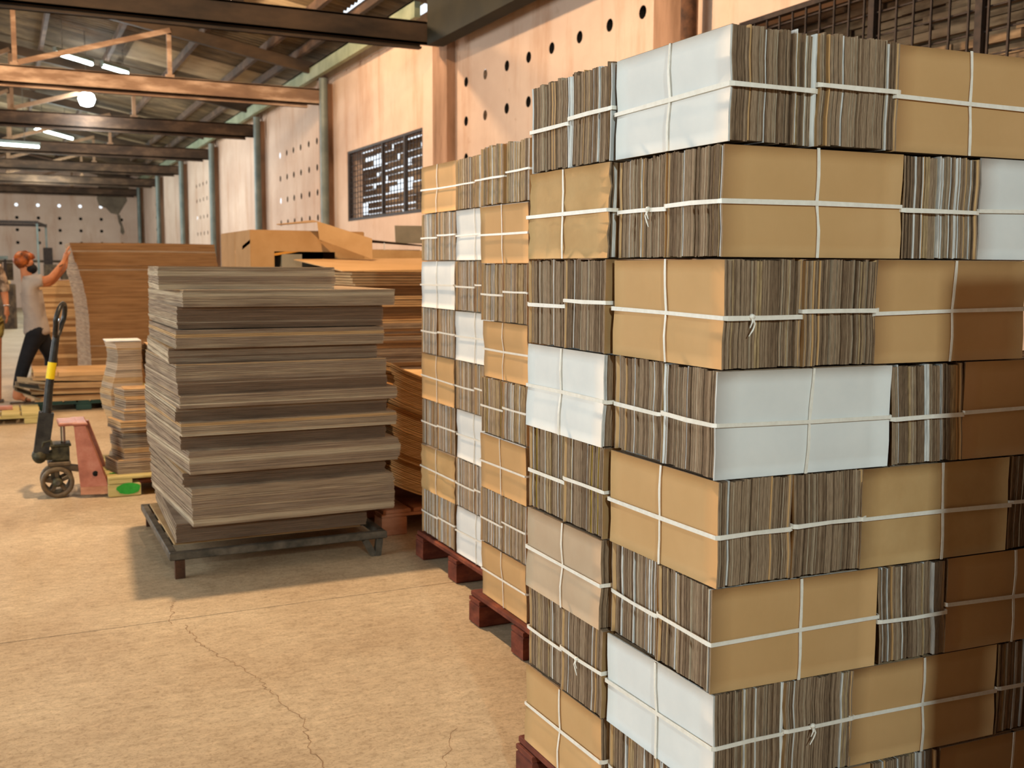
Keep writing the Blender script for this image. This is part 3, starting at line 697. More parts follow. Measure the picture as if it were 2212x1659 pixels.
def pallet(name, x0, x1, y0, y1, wood, label, cat='pallet', zt=0.128, bs=0.10, rz=0.0, blocks=(3, 3), green=False):
    cx, cy = (x0+x1)/2, (y0+y1)/2; t = empty(name, (cx, cy, 0), rz); tag(t, label, cat)
    nb = 7; wy = (y1-y0)
    for i in range(nb):
        a = (x0-cx)+(x1-x0)*i/nb+0.008; b = MB(); b.bev(a, a+(x1-x0)/nb-0.016, y0-cy, y1-cy, zt-0.02, zt, 0.003); b.build('deck_board', wood, t)
    for j in range(blocks[1]):
        yc = (y0-cy+bs/2)+(wy-bs)*j/(blocks[1]-1)
        b = MB(); b.bev(x0-cx, x1-cx, yc-bs/2, yc+bs/2, zt-0.038, zt-0.021, 0.002); b.build('stringer_board', wood, t)
        for i in range(blocks[0]):
            xc = (x0-cx+0.07)+(x1-x0-0.14)*i/(blocks[0]-1)
            b = MB(); b.bev(xc-0.07, xc+0.07, yc-bs/2, yc+bs/2, 0.0, zt-0.039, 0.006); b.build('block', wood, t)
    return t
pallet('wooden_pallet', NX-0.01, NX+1.10, 1.60, 2.55, M['redwood'], 'red-painted wooden pallet under the nearest bundle stack')
pallet('wooden_pallet', 1.645, 2.70, 2.95, 3.84, M['redwood'], 'red-painted wooden pallet under the middle bundle stack')
pallet('wooden_pallet', 1.79, 2.90, 3.90, 4.85, M['redwood'], 'dark red wooden pallet under the farther bundle stack')
# stack standing to the right, just outside the picture, that shades the dark right-hand part
t = empty('shade_stack', (1.8, 0.17, 0)); tag(t, 'tall unseen stack of cardboard shading the nearest stack, outside the right edge', 'cardboard stack')
for r in range(8):
    b = MB(); b.bev(-0.44, 0.45, -0.42, 0.33, 0.13+r*0.2165, 0.13+(r+1)*0.2165-0.004, 0.004); b.build('shade_stack_layer', M['edge2'], t)
for r in range(5):  # lower unseen block, added only to deepen the shade
    b = MB(); b.bev(0.0, 0.9, 0.34, 1.19, 0.13+r*0.2165, 0.13+(r+1)*0.2165-0.004, 0.004); b.build('shade_stack_layer', M['edge2'], t)
b = MB(); b.box(-0.44, 0.9, -0.42, 1.19, 0.09, 0.128)
for a in (-0.42, -0.05, 0.30): b.box(a, a+0.12, -0.4, 0.3, 0.0, 0.089)
b.build('pallet_base', M['redwood'], t)
# ------------------------------------------------------------------ loose sheet stacks
def sheet_mesh(x0f, x1f, y0f, y1f, z0, z1, th, seed, mats, weights, jit=0.003, nx=1, zf=None, gapf=0.12):
    """sheets lying flat, piled from z0 to z1; edge positions are functions of height"""
    R = random.Random(seed); b = MB(); z = z0; drift = 0; k = 0; mi = 0; g = 0
    while z < z1-th*0.4:
        t = (z-z0)/max(1e-6, z1-z0); h = th*R.uniform(0.7, 1.3)
        if g <= 0: mi = R.choices(range(len(mats)), weights=weights)[0]; g = R.randint(1, 4); drift = R.uniform(-jit, jit)
        g -= 1
        a = x0f(t)+drift+R.uniform(-jit, jit)*0.6; c = x1f(t)+drift+R.uniform(-jit, jit)*0.6
        d = y0f(t)+drift*0.7+R.uniform(-jit, jit)*0.5; e = y1f(t)+R.uniform(-jit, jit)
        zt = min(z+h*(1-gapf), z1)
        if zf is None:
            b.box(a, c, d, e, z, zt, mi)
        else:
            vs_ = []
            for i in range(nx+1):
                x = a+(c-a)*i/nx; o = zf(x)
                vs_ += [(x, d, z+o), (x, e, z+o), (x, e, zt+o), (x, d, zt+o)]
            fs = [(0, 3, 2, 1), (4*nx, 4*nx+1, 4*nx+2, 4*nx+3)]
            for i in range(nx):
                for q in range(4): q2 = (q+1) % 4; fs.append((4*i+q, 4*i+q2, 4*i+4+q2, 4*i+4+q))
            b.add(vs_, fs, mi)
        z += h; k += 1
    return b

# --- big stack on the low iron skid
zz = lambda py: 0.23+(1135-py)*0.002131
xx_ = lambda px: 0.735+(px-412)*0.002249
BT = [(365, 726, 577, 626, 5.02), (407, 849, 626, 662, 4.94), (398, 829, 662, 709, 4.99), (391, 825, 711.5, 750, 4.96), (382, 819, 750, 784, 5.01), (391, 833, 784, 820, 4.97), (393, 833, 820, 850, 4.965),
      (395, 852, 850, 877, 4.94), (391, 838, 877, 908, 5.0), (396, 852, 908, 938, 4.95), (398, 835, 938, 970, 5.0), (410, 853, 970, 1020, 4.935), (402, 833, 1020, 1052, 4.99), (412, 843, 1052, 1134, 4.935), (387, 793, 1134, 1176, 5.02)]
desc = ['topmost short batch of sheets', 'second batch from the top', 'third batch from the top', 'fourth batch from the top', 'fifth batch from the top', 'sixth batch from the top', 'reddish seventh batch from the top',
        'thin eighth batch from the top', 'recessed ninth batch from the top', 'tenth batch from the top', 'eleventh batch from the top', 'thick rounded twelfth batch', 'recessed thirteenth batch', 'tallest batch near the bottom', 'bottom dark batch']
RS = random.Random(77)
FANS = [0.1174, 0.1167, 0.1161, 0.1164, 0.1147, 0.1127, 0.112, 0.1117, 0.111, 0.111, 0.1113, 0.1123, 0.1133, 0.1147, 0.1174]   # x/y of the far-left corners
for i, (pl, pr_, yt, yb, yf) in enumerate(BT):
    x0, x1 = xx_(pl), xx_(pr_); z0, z1 = zz(yb), zz(yt)
    tz = (z0+z1)/2; off = 0.035*sin(tz*5.0)     # the far edge of the pile leans in a slow wave
    cx, cy = (x0+x1)/2, yf+0.5
    yb2 = 1.0 if i else 0.93
    bow = 0.014 if i == 11 else 0.004
    xl = lambda t: x0-cx - bow*4*t*(1-t)*0.4; xr = lambda t: x1-cx + bow*4*t*(1-t)
    wt = (5, 3, 0.15, 0, 1.3) if i not in (0, 6) else (3, 2, 1.2, 0, 1.5)
    b = sheet_mesh(xl, xr, lambda t: yf-cy, lambda t: yf-cy+yb2+off, 0, z1-z0, 0.0062, 500+i, [M['hedge'], M['hedge2'], M['hkraft'], M['hedge3'], M['hedgel']], wt, 0.0032, gapf=0.2)
    # left side skews: push far-left corners outward in a wave, as the sheets fan there
    b.box(x0-cx+0.002, x1-cx-0.002, yf-cy+0.002, yf-cy+yb2-0.01, z1-z0-0.004, z1-z0-0.001, 2)
    if i in (2, 4, 6, 8, 10, 12, 14):      # front and back faces of the recessed batches take the darker edge colour
        b.m = [((3 if m_ != 4 else 1) if (q % 6 in (2, 4)) else m_) for q, m_ in enumerate(b.m)]
    yback = yf+yb2+off; fan = x0 - yback*FANS[i]
    b.v = [(v[0]-(fan if (v[1] > 0 and v[0] < 0) else 0), v[1], v[2]) for v in b.v]
    o = b.build('sheet_batch', [M['hedge'], M['hedge2'], M['hkraft'], M['hedge3'], M['hedgel']], None, (cx, cy, z0), RS.uniform(-0.006, 0.006))
    tag(o, 'grey-brown loose cardboard sheets on the iron skid, %s' % desc[i], 'cardboard sheets', 'sheet batches on the iron skid')
t = empty('iron_skid', (1.15, 5.42, 0)); tag(t, 'low grey iron skid frame with splayed legs under the big sheet stack', 'skid')
SX0, SX1, SY0, SY1, SZ = -0.52, 0.515, -0.50, 0.62, 0.105
def prt(nm, fn, m, par):
    b = MB(); fn(b); return b.build(nm, m, par)
prt('rail', lambda b: b.bev(SX0, SX1, SY0, SY0+0.035, SZ-0.018, SZ+0.018, 0.004), M['iron'], t)
prt('rail', lambda b: b.bev(SX0, SX1, SY1-0.035, SY1, SZ-0.018, SZ+0.018, 0.004), M['iron'], t)
prt('rail', lambda b: b.bev(SX0, SX0+0.035, SY0+0.036, SY1-0.036, SZ-0.018, SZ+0.018, 0.004), M['iron'], t)
prt('rail', lambda b: b.bev(SX1-0.035, SX1, SY0+0.036, SY1-0.036, SZ-0.018, SZ+0.018, 0.004), M['iron'], t)
for k in range(3): 
    yk = SY0+0.28+k*0.27; prt('cross_bar', lambda b: b.box(SX0+0.036, SX1-0.036, yk, yk+0.04, SZ-0.014, SZ+0.018), M['iron'], t)
for sx, sy in ((SX0, SY0), (SX1, SY0), (SX0, SY1), (SX1, SY1)):
    dx = 1 if sx < 0 else -1; dy = 1 if sy < 0 else -1
    xa = sx+dx*(0.045 if dx > 0 else 0.035)
    ya = sy+dy*0.017
    if dx > 0:
        prt('leg', lambda b: b.box(xa-0.022, xa+0.022, ya-0.016, ya+0.016, 0.0, SZ-0.019), M['ironrust'], t)
    else:
        prt('leg', lambda b: b.beam((xa, ya, SZ-0.019), (xa-0.012, ya, 0.0), 0.03, 0.034, up=(0, 1, 0)), M['iron'], t)
        prt('leg', lambda b: b.beam((xa-0.075, ya, SZ-0.019), (xa-0.03, ya, 0.004), 0.03, 0.022, up=(0, 1, 0)), M['iron'], t)
b = MB(); b.box(0.665, 0.70, 5.05, 5.85, 0.128, 0.142); 
b = MB(); b.box(-0.45, 0.45, -0.42, 0.5, 0.0, 0.010); o = b.build('base_board', M['hkraft'], None, (1.12, 5.48, 0.1245)); tag(o, 'thin base board lying on the iron skid below the sheets', 'board')

# --- curved sheets on the orange pallet, right behind the big stack
pallet('wooden_pallet', 1.755, 2.95, 5.27, 6.25, M['orangewood'], 'orange wooden pallet under the sagging curved sheets', zt=0.14, bs=0.12)
def sag(x): u = (x)/0.5; return 0.135*min(1.0, abs(u))**2.2
RQ = random.Random(4); z = 0.142
qs = [(0.142, 0.30, 0), (0.30, 0.46, 1), (0.46, 0.62, 0), (0.62, 0.75, 1), (0.75, 0.79, 2)]
ql = ['bottom', 'second', 'middle', 'fourth', 'topmost bright']
for i, (z0, z1, k) in enumerate(qs):
    dx = (0.0, 0.03, -0.012, 0.02, 0.0)[i]
    b = sheet_mesh(lambda t: -0.5+dx*sin(t*3), lambda t: 0.5, lambda t: -0.46-0.012*sin(t*6+i), lambda t: 0.44, 0, z1-z0, 0.0105, 600+i, [M['qk'], M['qk2'], M['kraft']], (3, 1.6, 0.6) if i < 4 else (0, 0, 1), 0.008, 12, sag, 0.25)
    o = b.build('curved_sheets', [M['qk'], M['qk2'], M['qk']], None, (2.32, 5.78, z0)); tag(o, '%s batch of sagging curved brown sheets on the orange pallet' % ql[i], 'cardboard sheets', 'curved sheets on the orange pallet')

# --- flat stack behind it
pl = pallet('wooden_pallet', 2.12, 3.2, 7.02, 8.2, M['palewood'], 'pale wooden pallet under the flat sheets behind the curved sheets')
specs = [(0.13, 0.76, 0.27, 0, ('hkraft2', 'hedge2'), 'bottom hidden batch'), (0.76, 1.035, 0.30, 0.0, ('hedge', 'hkraft2'), 'thick grey-brown batch'), (1.035, 1.06, 0.235, 0.0, ('hkraft', 'hkraft'), 'thin protruding bright sheet pair'),
         (1.06, 1.15, 0.29, 0.02, ('hkraft2', 'hkraft2'), 'dark recessed batch'), (1.15, 1.225, 0.25, 0.0, ('hkraft', 'hkraft2'), 'ragged orange-edged batch'), (1.225, 1.295, 0.30, 0.04, ('hkraft2', 'hkraft2'), 'dark upper recessed batch'),
         (1.295, 1.385, 0.06, 0.0, ('hkraft', 'hkraft'), 'bright flat folded cartons near the top')]
for i, (z0, z1, dx, dy, mm, nm) in enumerate(specs):
    th = 0.016 if i in (2, 4, 6) else 0.007
    b = sheet_mesh(lambda t: -0.5+dx*0.5-0.02*sin(t*4+i), lambda t: 0.55, lambda t: -0.58+dy, lambda t: 0.5, 0, z1-z0, th, 640+i, [M[mm[0]], M[mm[1]]], (3, 2), 0.006 if i != 6 else 0.015, gapf=0.25)
    o = b.build('flat_sheets', [M[mm[0]], M[mm[1]]], None, (2.62, 7.6, z0)); tag(o, '%s in the flat pile behind the curved sheets' % nm, 'cardboard sheets', 'flat pile behind the curved sheets')
b = MB(); Mx = Matrix.Rotation(radians(3.6), 4, 'X') @ Matrix.Rotation(radians(-1.0), 4, 'Y')
b.box(-0.5, 0.6, -0.02, 1.3, 0, 0.006, 0, Mx); o = b.build('large_sheet', M['kraft'], None, (2.56, 7.0, 1.40)); tag(o, 'wide bright brown sheet lying tilted on top of the flat pile', 'cardboard sheet')

# --- large opened cartons further back
def pan(b, P, th, mi=0):   # thick panel from 4 corner points
    P = [Vector(p) for p in P]; nrm = (P[1]-P[0]).cross(P[3]-P[0]).normalized()*th
    b.add(P+[p+nrm for p in P], [(3, 2, 1, 0), (4, 5, 6, 7), (0, 1, 5, 4), (1, 2, 6, 5), (2, 3, 7, 6), (3, 0, 4, 7)], mi)
t = empty('large_carton', (1.75, 8.4, 0.9)); tag(t, 'large opened brown carton with a cut-out hole and taped corner', 'carton')
def loc(P): return [(p[0]-1.75, p[1]-8.4, p[2]-0.9) for p in P]
def cp(nm, P, m=M['kraft3'], th=0.006): b = MB(); pan(b, loc(P), th); return b.build(nm, m, t)
x0, x1, y0, y1, z0, z1 = 1.75, 2.66, 8.4, 9.62, 0.9, 1.70
cp('side_panel', [(x0, y1, z0), (x0, y0+0.60, z0), (x0, y0+0.60, z1), (x0, y1, z1)])
cp('side_panel', [(x0, y0+0.585, z0), (x0, y0, z0), (x0, y0, z1), (x0, y0+0.585, z1)])
for P in ([(x0, y0, z0), (x1, y0, z0), (x1, y0, 1.36), (x0, y0, 1.36)], [(x0, y0, 1.36), (1.93, y0, 1.36), (1.93, y0, 1.54), (x0, y0, 1.54)], [(2.42, y0, 1.36), (x1, y0, 1.36), (x1, y0, 1.54), (2.42, y0, 1.54)], [(x0, y0, 1.54), (x1, y0, 1.54), (x1, y0, z1), (x0, y0, z1)]):
    cp('front_panel', P)
cp('top_panel', [(x0, y0, z1), (x1, y0, z1+0.0), (x1, y1, z1), (x0, y1, z1)])
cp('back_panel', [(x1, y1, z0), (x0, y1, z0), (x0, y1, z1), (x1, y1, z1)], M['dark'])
cp('side_panel', [(x1, y0, z0), (x1, y1, z0), (x1, y1, z1), (x1, y0, z1)])
cp('flap', [(2.24, 8.2, 1.63), (2.60, 7.98, 1.48), (2.61, 8.02, 1.64), (2.24, 8.26, 1.775)], M['kraft3'])
cp('flap', [(2.0, 8.6, 1.755), (2.25, 8.27, 1.77), (2.27, 8.5, 1.79), (2.08, 8.8, 1.76)], M['kraft3'])
b = MB(); b.box(0.24, 0.40, -0.004, 0.4, 0.47, 0.62); b.box(0.42, 0.60, 0.28, 0.36, 0.2, 0.58); b.build('inner_flap', M['greyboard'], t)
b = MB(); pts = [(-0.004, 1.2, 0.60), (-0.004, 0.8, 0.60), (-0.005, 0.3, 0.655), (-0.005, 0.0, 0.70)]
for a, c in zip(pts[:-1], pts[1:]): pan(b, [a, c, (c[0], c[1], c[2]+0.03), (a[0], a[1], a[2]+0.03)], 0.001)
b.build('tape', M['tape'], t)
b = MB(); pan(b, [(0.02, -0.003, 0.58), (0.62, -0.003, 0.68), (0.62, -0.003, 0.695), (0.02, -0.003, 0.60)], 0.001); b.build('tape', M['tape'], t)
t = empty('crate_stack', (2.25, 9.0, 0)); tag(t, 'dark stack of cartons that carries the large opened carton', 'carton stack')
b = MB(); b.bev(-0.5, 0.5, -0.55, 0.6, 0.13, 0.895, 0.01); b.build('carton_body', M['kraft2'], t)
b = MB(); b.box(-0.5, 0.5, -0.55, 0.6, 0.0, 0.129); b.build('pallet_base', M['palewood'], t)
# open carton at right
t = empty('open_carton', (3.3, 9.5, 0)); tag(t, 'open brown carton with dark inside and raised lid, beside the large carton', 'carton')
def op(nm, P, m=M['kraft2'], th=0.006): b = MB(); pan(b, [(p[0]-3.3, p[1]-9.5, p[2]) for p in P], th); return b.build(nm, m, t)
op('front_panel', [(2.97, 9.5, 0.0), (3.9, 9.5, 0.0), (3.9, 9.5, 1.575), (2.97, 9.5, 1.585)])
op('side_panel', [(2.97, 10.4, 0.0), (2.97, 9.5, 0.0), (2.97, 9.5, 1.66), (2.97, 10.4, 1.68)])
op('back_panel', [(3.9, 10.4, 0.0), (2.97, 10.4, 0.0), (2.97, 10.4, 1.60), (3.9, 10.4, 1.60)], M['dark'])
op('lid', [(2.98, 9.5, 1.675), (3.9, 9.5, 1.60), (3.9, 10.42, 1.64), (2.98, 10.42, 1.69)], M['clutter'])  # dark colour stands in for shade on the lid's underside
op('divider', [(3.21, 9.52, 1.2), (3.22, 9.52, 1.2), (3.22, 9.52, 1.645), (3.21, 9.52, 1.65)], M['white'])
b = MB(); pan(b, [(0, 0, 0), (0.42, 0.02, 0.0), (0.42, 0.07, 0.17), (0.01, 0.05, 0.165)], 0.005); o = b.build('grey_board', M['greyboard'], None, (3.36, 9.62, 1.648)); tag(o, 'grey board standing on the lid of the open carton', 'board')

# --- tall pile the worker is pushing, batches fan to the left at the top
pallet('wooden_pallet', 0.80, 2.25, 12.36, 13.4, M['palewood'], 'pale pallet under the tall wide sheet pile', zt=0.13)
xs = lambda z: 0.826-0.012*(z-0.36) if z < 0.9 else (0.815-0.10*((z-0.9)/0.55)**1.6 if z < 1.45 else 0.705-0.045*(z-1.45)/0.19)
hp = [0.13, 0.95, 1.27, 1.42, 1.545, 1.665]
for i in range(5):
    z0, z1 = hp[i], hp[i+1]
    b = sheet_mesh(lambda t: xs(z0+t*(z1-z0))-1.5, lambda t: 2.24-1.5+(xs(z0+t*(z1-z0))-0.8)*0.5, lambda t: -0.5+(0.012 if i == 2 else 0), lambda t: 0.48, 0, z1-z0, 0.0055, 700+i, [M['hkraft2'], M['hkraft'], M['hedge']], (6, 0.15, 0.12), 0.003, 10, lambda x: 0.006*cos(x*2.0)*(z0/1.6), 0.08)
    per = 2+4*10
    b.m = [(2 if q % per == 0 else m_) for q, m_ in enumerate(b.m)]  # left ends lighter than the front: side light painted into the colour
    b.v = [(v[0]-(0.08*max(0.0, min(1.0, (1.64-(v[2]+z0))/0.3)) if (v[1] > 0 and v[0] < -0.5) else 0), v[1], v[2]) for v in b.v]
    o = b.build('pile_sheets', [M['hkraft2'], M['hkraft'], M['hedge']], None, (1.5, 12.86, z0)); tag(o, '%s batch of the tall wide sheet pile that the worker pushes' % ['lowest', 'second', 'middle', 'fourth', 'topmost'][i], 'cardboard sheets', 'tall pile beside the worker')
# stacks behind the worker
b = sheet_mesh(lambda t: -0.3, lambda t: 0.6, lambda t: 0, lambda t: 0.9, 0, 0.515, 0.012, 720, [M['hkraft2'], M['hkraft']], (5, 1), 0.003); b.box(-0.28, 0.6, 0.0, 0.9, 0.505, 0.525, 1)
o = b.build('back_sheets', [M['hkraft2'], M['hkraft']], None, (0.58, 14.3, 0.10)); tag(o, 'low dark brown stack behind the worker, below the orange one', 'cardboard sheets')
b = sheet_mesh(lambda t: -0.24, lambda t: 0.6, lambda t: 0, lambda t: 0.8, 0, 0.61, 0.012, 721, [M['hkraft'], M['hkraft2']], (5, 2), 0.004)
o = b.build('back_sheets', [M['hkraft'], M['hkraft2']], None, (0.60, 14.36, 0.628)); tag(o, 'upper orange-brown stack behind the worker', 'cardboard sheets')
pallet('plastic_pallet', 0.28, 1.2, 14.3, 15.2, M['palewood'], 'pallet under the brown stacks behind the worker', zt=0.098)
# low stack with lids
pallet('plastic_pallet', 0.24, 1.1, 11.25, 12.0, M['bluepal'], 'dark blue-green pallet under the low stack in front of the tall pile', zt=0.10)
RL = random.Random(8)
for i in range(4):
    z0 = 0.10+i*0.058; dx = (0.0, -0.05, 0.03, -0.01)[i]
    b = sheet_mesh(lambda t: -0.45+dx, lambda t: 0.42, lambda t: -0.38+0.02*(i % 2), lambda t: 0.36, 0, 0.056, 0.014, 740+i, [M['hkraft'], M['hkraft2']], (3, 2), 0.01, gapf=0.25)
    b.v = [(v[0], v[1], v[2]+(0.03*((-0.2-v[0])/0.25)**2 if v[0] < -0.2 else 0)*(i/3)) for v in b.v]
    o = b.build('carton_blanks', [M['hkraft'], M['hkraft2']], None, (0.69, 11.63, z0)); tag(o, '%s layer of folded carton blanks on the dark blue-green pallet' % ['bottom', 'second', 'third', 'top'][i], 'carton blanks', 'carton blanks on the low pallet')
for i, (xa, xb) in enumerate(((-0.46, -0.245), (-0.24, 0.43))):
    b = MB(); b.box(xa, xb, -0.37, 0.36, 0.0, 0.008); b.box(xa, xb, -0.37, -0.364, -0.03, 0.0)
    o = b.build('lid_board', M['kraft'], None, (0.69, 11.63, 0.346+0.024)); o.rotation_euler = (0, radians(1.5) if i == 0 else 0, 0); tag(o, ['short left lid board on the low carton stack', 'long right lid board on the low carton stack'][i], 'board')
for i, (x, y, z, ry) in enumerate(((0.19, 11.35, 0.24, 12), (0.17, 11.42, 0.17, 24), (0.21, 11.3, 0.30, 8))):
    b = MB(); b.box(-0.13, 0.12, -0.2, 0.25, 0, 0.008, 0, Matrix.Rotation(radians(ry), 4, 'Y')); o = b.build('loose_flap', M['greyboard'], None, (x, y, z))
    tag(o, '%s loose flap sticking out left of the low carton stack' % ['middle', 'lowest', 'upper'][i], 'flap')
# flat wooden pallet with red strip at the left edge
t = pallet('wooden_pallet', -0.9, 0.26, 10.45, 11.15, M['palewood'], 'flat empty pallet with a red board on the floor at the left edge', zt=0.09)
b = MB(); b.bev(-0.75, 0.18, -0.05, 0.07, 0.0, 0.03, 0.004); o = b.build('red_board', M['red'], None, (-0.15, 10.85, 0.091)); tag(o, 'orange-red board lying on the flat pallet at the left', 'board')

# ------------------------------------------------------------------ hand pallet truck
t = empty('hand_pallet_truck', (0.24, 6.97, 0)); tag(t, 'orange-red hand pallet truck with a tall black pull handle', 'pallet truck')
ox, oy = 0.24, 6.97
def jp(nm, fn, m, par=None): b = MB(); fn(b); return b.build(nm, m, par or t)
L_ = lambda x, y, z: (x-ox, y-oy, z)
def wheel(b, cx, cy, cz, r, wd):
    b.lathe(L_(cx, cy, cz), [(r*0.72, -wd*0.35), (r*0.80, -wd/2), (r*0.97, -wd/2), (r, -wd*0.35), (r, wd*0.35), (r*0.97, wd/2), (r*0.80, wd/2), (r*0.72, wd*0.35), (r*0.72, -wd*0.35)], 'Y', 28)
for cy in (7.0, 7.13):
    wl = jp('wheel', lambda b: wheel(b, 0.25, cy, 0.098, 0.096, 0.05), M['rubber'])
    jp('hub', lambda b: b.lathe(L_(0.25, cy, 0.098), [(0.0, -0.03), (0.026, -0.03), (0.03, 0), (0.026, 0.03), (0.0, 0.03)], 'Y', 16), M['pump'], wl)
    for k in range(5):
        a = 2*pi*k/5+0.4
        jp('spoke', lambda b: b.beam(L_(0.25+0.022*cos(a), cy, 0.098+0.022*sin(a)), L_(0.25+0.075*cos(a), cy, 0.098+0.075*sin(a)), 0.02, 0.014, up=(0, 1, 0)), M['rubber'], wl)
jp('axle', lambda b: b.tube([L_(0.25, 6.965, 0.098), L_(0.25, 7.165, 0.098)], 0.014, 10), M['iron'])
jp('fork_yoke', lambda b: (b.bev(0.20-ox, 0.33-ox, 6.99-oy, 7.14-oy, 0.196, 0.222, 0.006), b.beam(L_(0.24, 7.065, 0.10), L_(0.24, 7.065, 0.2), 0.05, 0.05)), M['rubber'])
jp('turn_arm', lambda b: b.beam(L_(0.21, 7.03, 0.205), L_(0.40, 7.03, 0.165), 0.06, 0.035), M['rubber'])
jp('pump_body', lambda b: (b.bev(0.225-ox, 0.325-ox, 7.0-oy, 7.13-oy, 0.223, 0.325, 0.012), b.bev(0.215-ox, 0.335-ox, 6.985-oy, 7.14-oy, 0.318, 0.334, 0.004)), M['pump'])
jp('valve_block', lambda b: (b.lathe(L_(0.155, 7.04, 0.262), [(0, -0.055), (0.04, -0.05), (0.044, 0.02), (0.03, 0.05), (0, 0.055)], 'Y', 14), b.bev(0.15-ox, 0.23-ox, 7.01-oy, 7.08-oy, 0.235, 0.29, 0.008), b.tube([L_(0.165, 7.0, 0.30), L_(0.18, 6.99, 0.35), L_(0.22, 6.99, 0.36), L_(0.23, 7.0, 0.31)], 0.008, 8)), M['pump'])
jp('piston', lambda b: b.tube([L_(0.293, 7.06, 0.33), L_(0.293, 7.06, 0.45)], 0.015, 16), M['chrome'])
# pull handle
hA, hB, hC = (0.185, 7.01, 0.30), (0.235, 7.01, 0.72), (0.285, 7.01, 1.02)
jp('handle_bracket', lambda b: (b.beam(L_(0.165, 6.995, 0.285), L_(0.205, 6.995, 0.53), 0.012, 0.085, up=(1, 0, 0.1)), b.beam(L_(0.165, 7.055, 0.285), L_(0.205, 7.055, 0.53), 0.012, 0.085, up=(1, 0, 0.1)), b.beam(L_(0.13, 7.03, 0.30), L_(0.175, 7.03, 0.53), 0.07, 0.012, up=(1, 0, 0.1))), M['black'])
jp('handle_tube', lambda b: b.tube([L_(0.20, 7.025, 0.46), L_(0.225, 7.025, 0.68), L_(0.262, 7.025, 0.90), L_(0.278, 7.025, 1.0)], [0.026, 0.024, 0.022, 0.02], 14), M['black'])
jp('sticker', lambda b: b.tube([L_(0.233, 7.025, 0.735), L_(0.250, 7.025, 0.835)], 0.0255, 14), M['yellow'])
lp = []
c0 = Vector(L_(0.278, 7.03, 0.99)); ax = Vector((0.045, 0, 0.20)); sdv = Vector((0.026, 0.078, 0.0))
for k in range(25):
    a = 2*pi*k/24-pi/2; s_ = sin(a); q = c0+ax*(0.5+0.5*s_)+sdv*(cos(a)*(1 if s_ > -0.2 else 0.75)); lp.append(q)
jp('handle_loop', lambda b: b.tube(lp, 0.015, 10, cap=False), M['black'])
jp('release_lever', lambda b: b.tube([L_(0.283, 7.03, 0.99), L_(0.293, 7.03, 1.08), L_(0.30, 7.03, 1.10)], 0.006, 8), M['chrome'])
# frame: head plate over the piston, sloping side plates, forks under the load
nv = Vector((cos(radians(62)), sin(radians(62)), 0))       # direction the forks run under the load
def plate(b, P, th):
    pan(b, [L_(*p) for p in P], th)
def frame(b, o=Vector((0, 0, 0))):
    P = lambda x, y, z: (x+o.x, y+o.y, z)
    pan(b, [L_(*P(0.375, 6.93, 0.44)), L_(*P(0.358, 7.05, 0.075)), L_(*P(0.535, 6.85, 0.075)), L_(*P(0.43, 6.89, 0.44))], 0.0)
def solid(b, bot, topq):
    b.add([L_(*p) for p in bot]+[L_(*p) for p in topq], [(0, 3, 2, 1), (4, 5, 6, 7), (0, 1, 5, 4), (1, 2, 6, 5), (2, 3, 7, 6), (3, 0, 4, 7)])
def side_plate(b):
    solid(b, [(0.375, 6.93, 0.070), (0.533, 6.90, 0.070), (0.545, 6.96, 0.070), (0.387, 6.99, 0.070)], [(0.352, 6.945, 0.445), (0.415, 6.93, 0.445), (0.425, 6.99, 0.445), (0.362, 7.005, 0.445)])
def side_plate2(b):
    solid(b, [(0.41, 7.33, 0.070), (0.565, 7.30, 0.070), (0.577, 7.36, 0.070), (0.42, 7.39, 0.070)], [(0.385, 7.18, 0.445), (0.45, 7.17, 0.445), (0.455, 7.22, 0.445), (0.395, 7.23, 0.445)])
jp('side_plate', side_plate, M['red']); jp('side_plate', side_plate2, M['red'])
jp('side_lip', lambda b: solid(b, [(0.375, 6.925, 0.022), (0.535, 6.895, 0.022), (0.55, 6.96, 0.022), (0.39, 6.99, 0.022)], [(0.375, 6.925, 0.069), (0.535, 6.895, 0.069), (0.55, 6.96, 0.069), (0.39, 6.99, 0.069)]), M['orangewood'])
jp('head_plate', lambda b: (b.bev(0.265-ox, 0.375-ox, 6.95-oy, 7.2-oy, 0.447, 0.468, 0.006), b.bev(0.345-ox, 0.43-ox, 6.94-oy, 7.235-oy, 0.445, 0.466, 0.006)), M['red'])
jp('bolt_hole', lambda b: b.lathe(L_(0.463, 6.9135, 0.150), [(0.0, -0.001), (0.017, -0.001), (0.017, 0.004)], 'Y', 16), M['dark'])
for yy_ in (7.02, 7.40):
    jp('fork', lambda b: b.bev(0.55-ox, 1.5-ox, yy_-oy, yy_+0.10-oy, 0.045, 0.075, 0.008), M['red'])
jp('torsion_bar', lambda b: b.tube([L_(0.40, 6.99, 0.15), L_(0.42, 7.34, 0.15)], 0.02, 10), M['ironrust'])

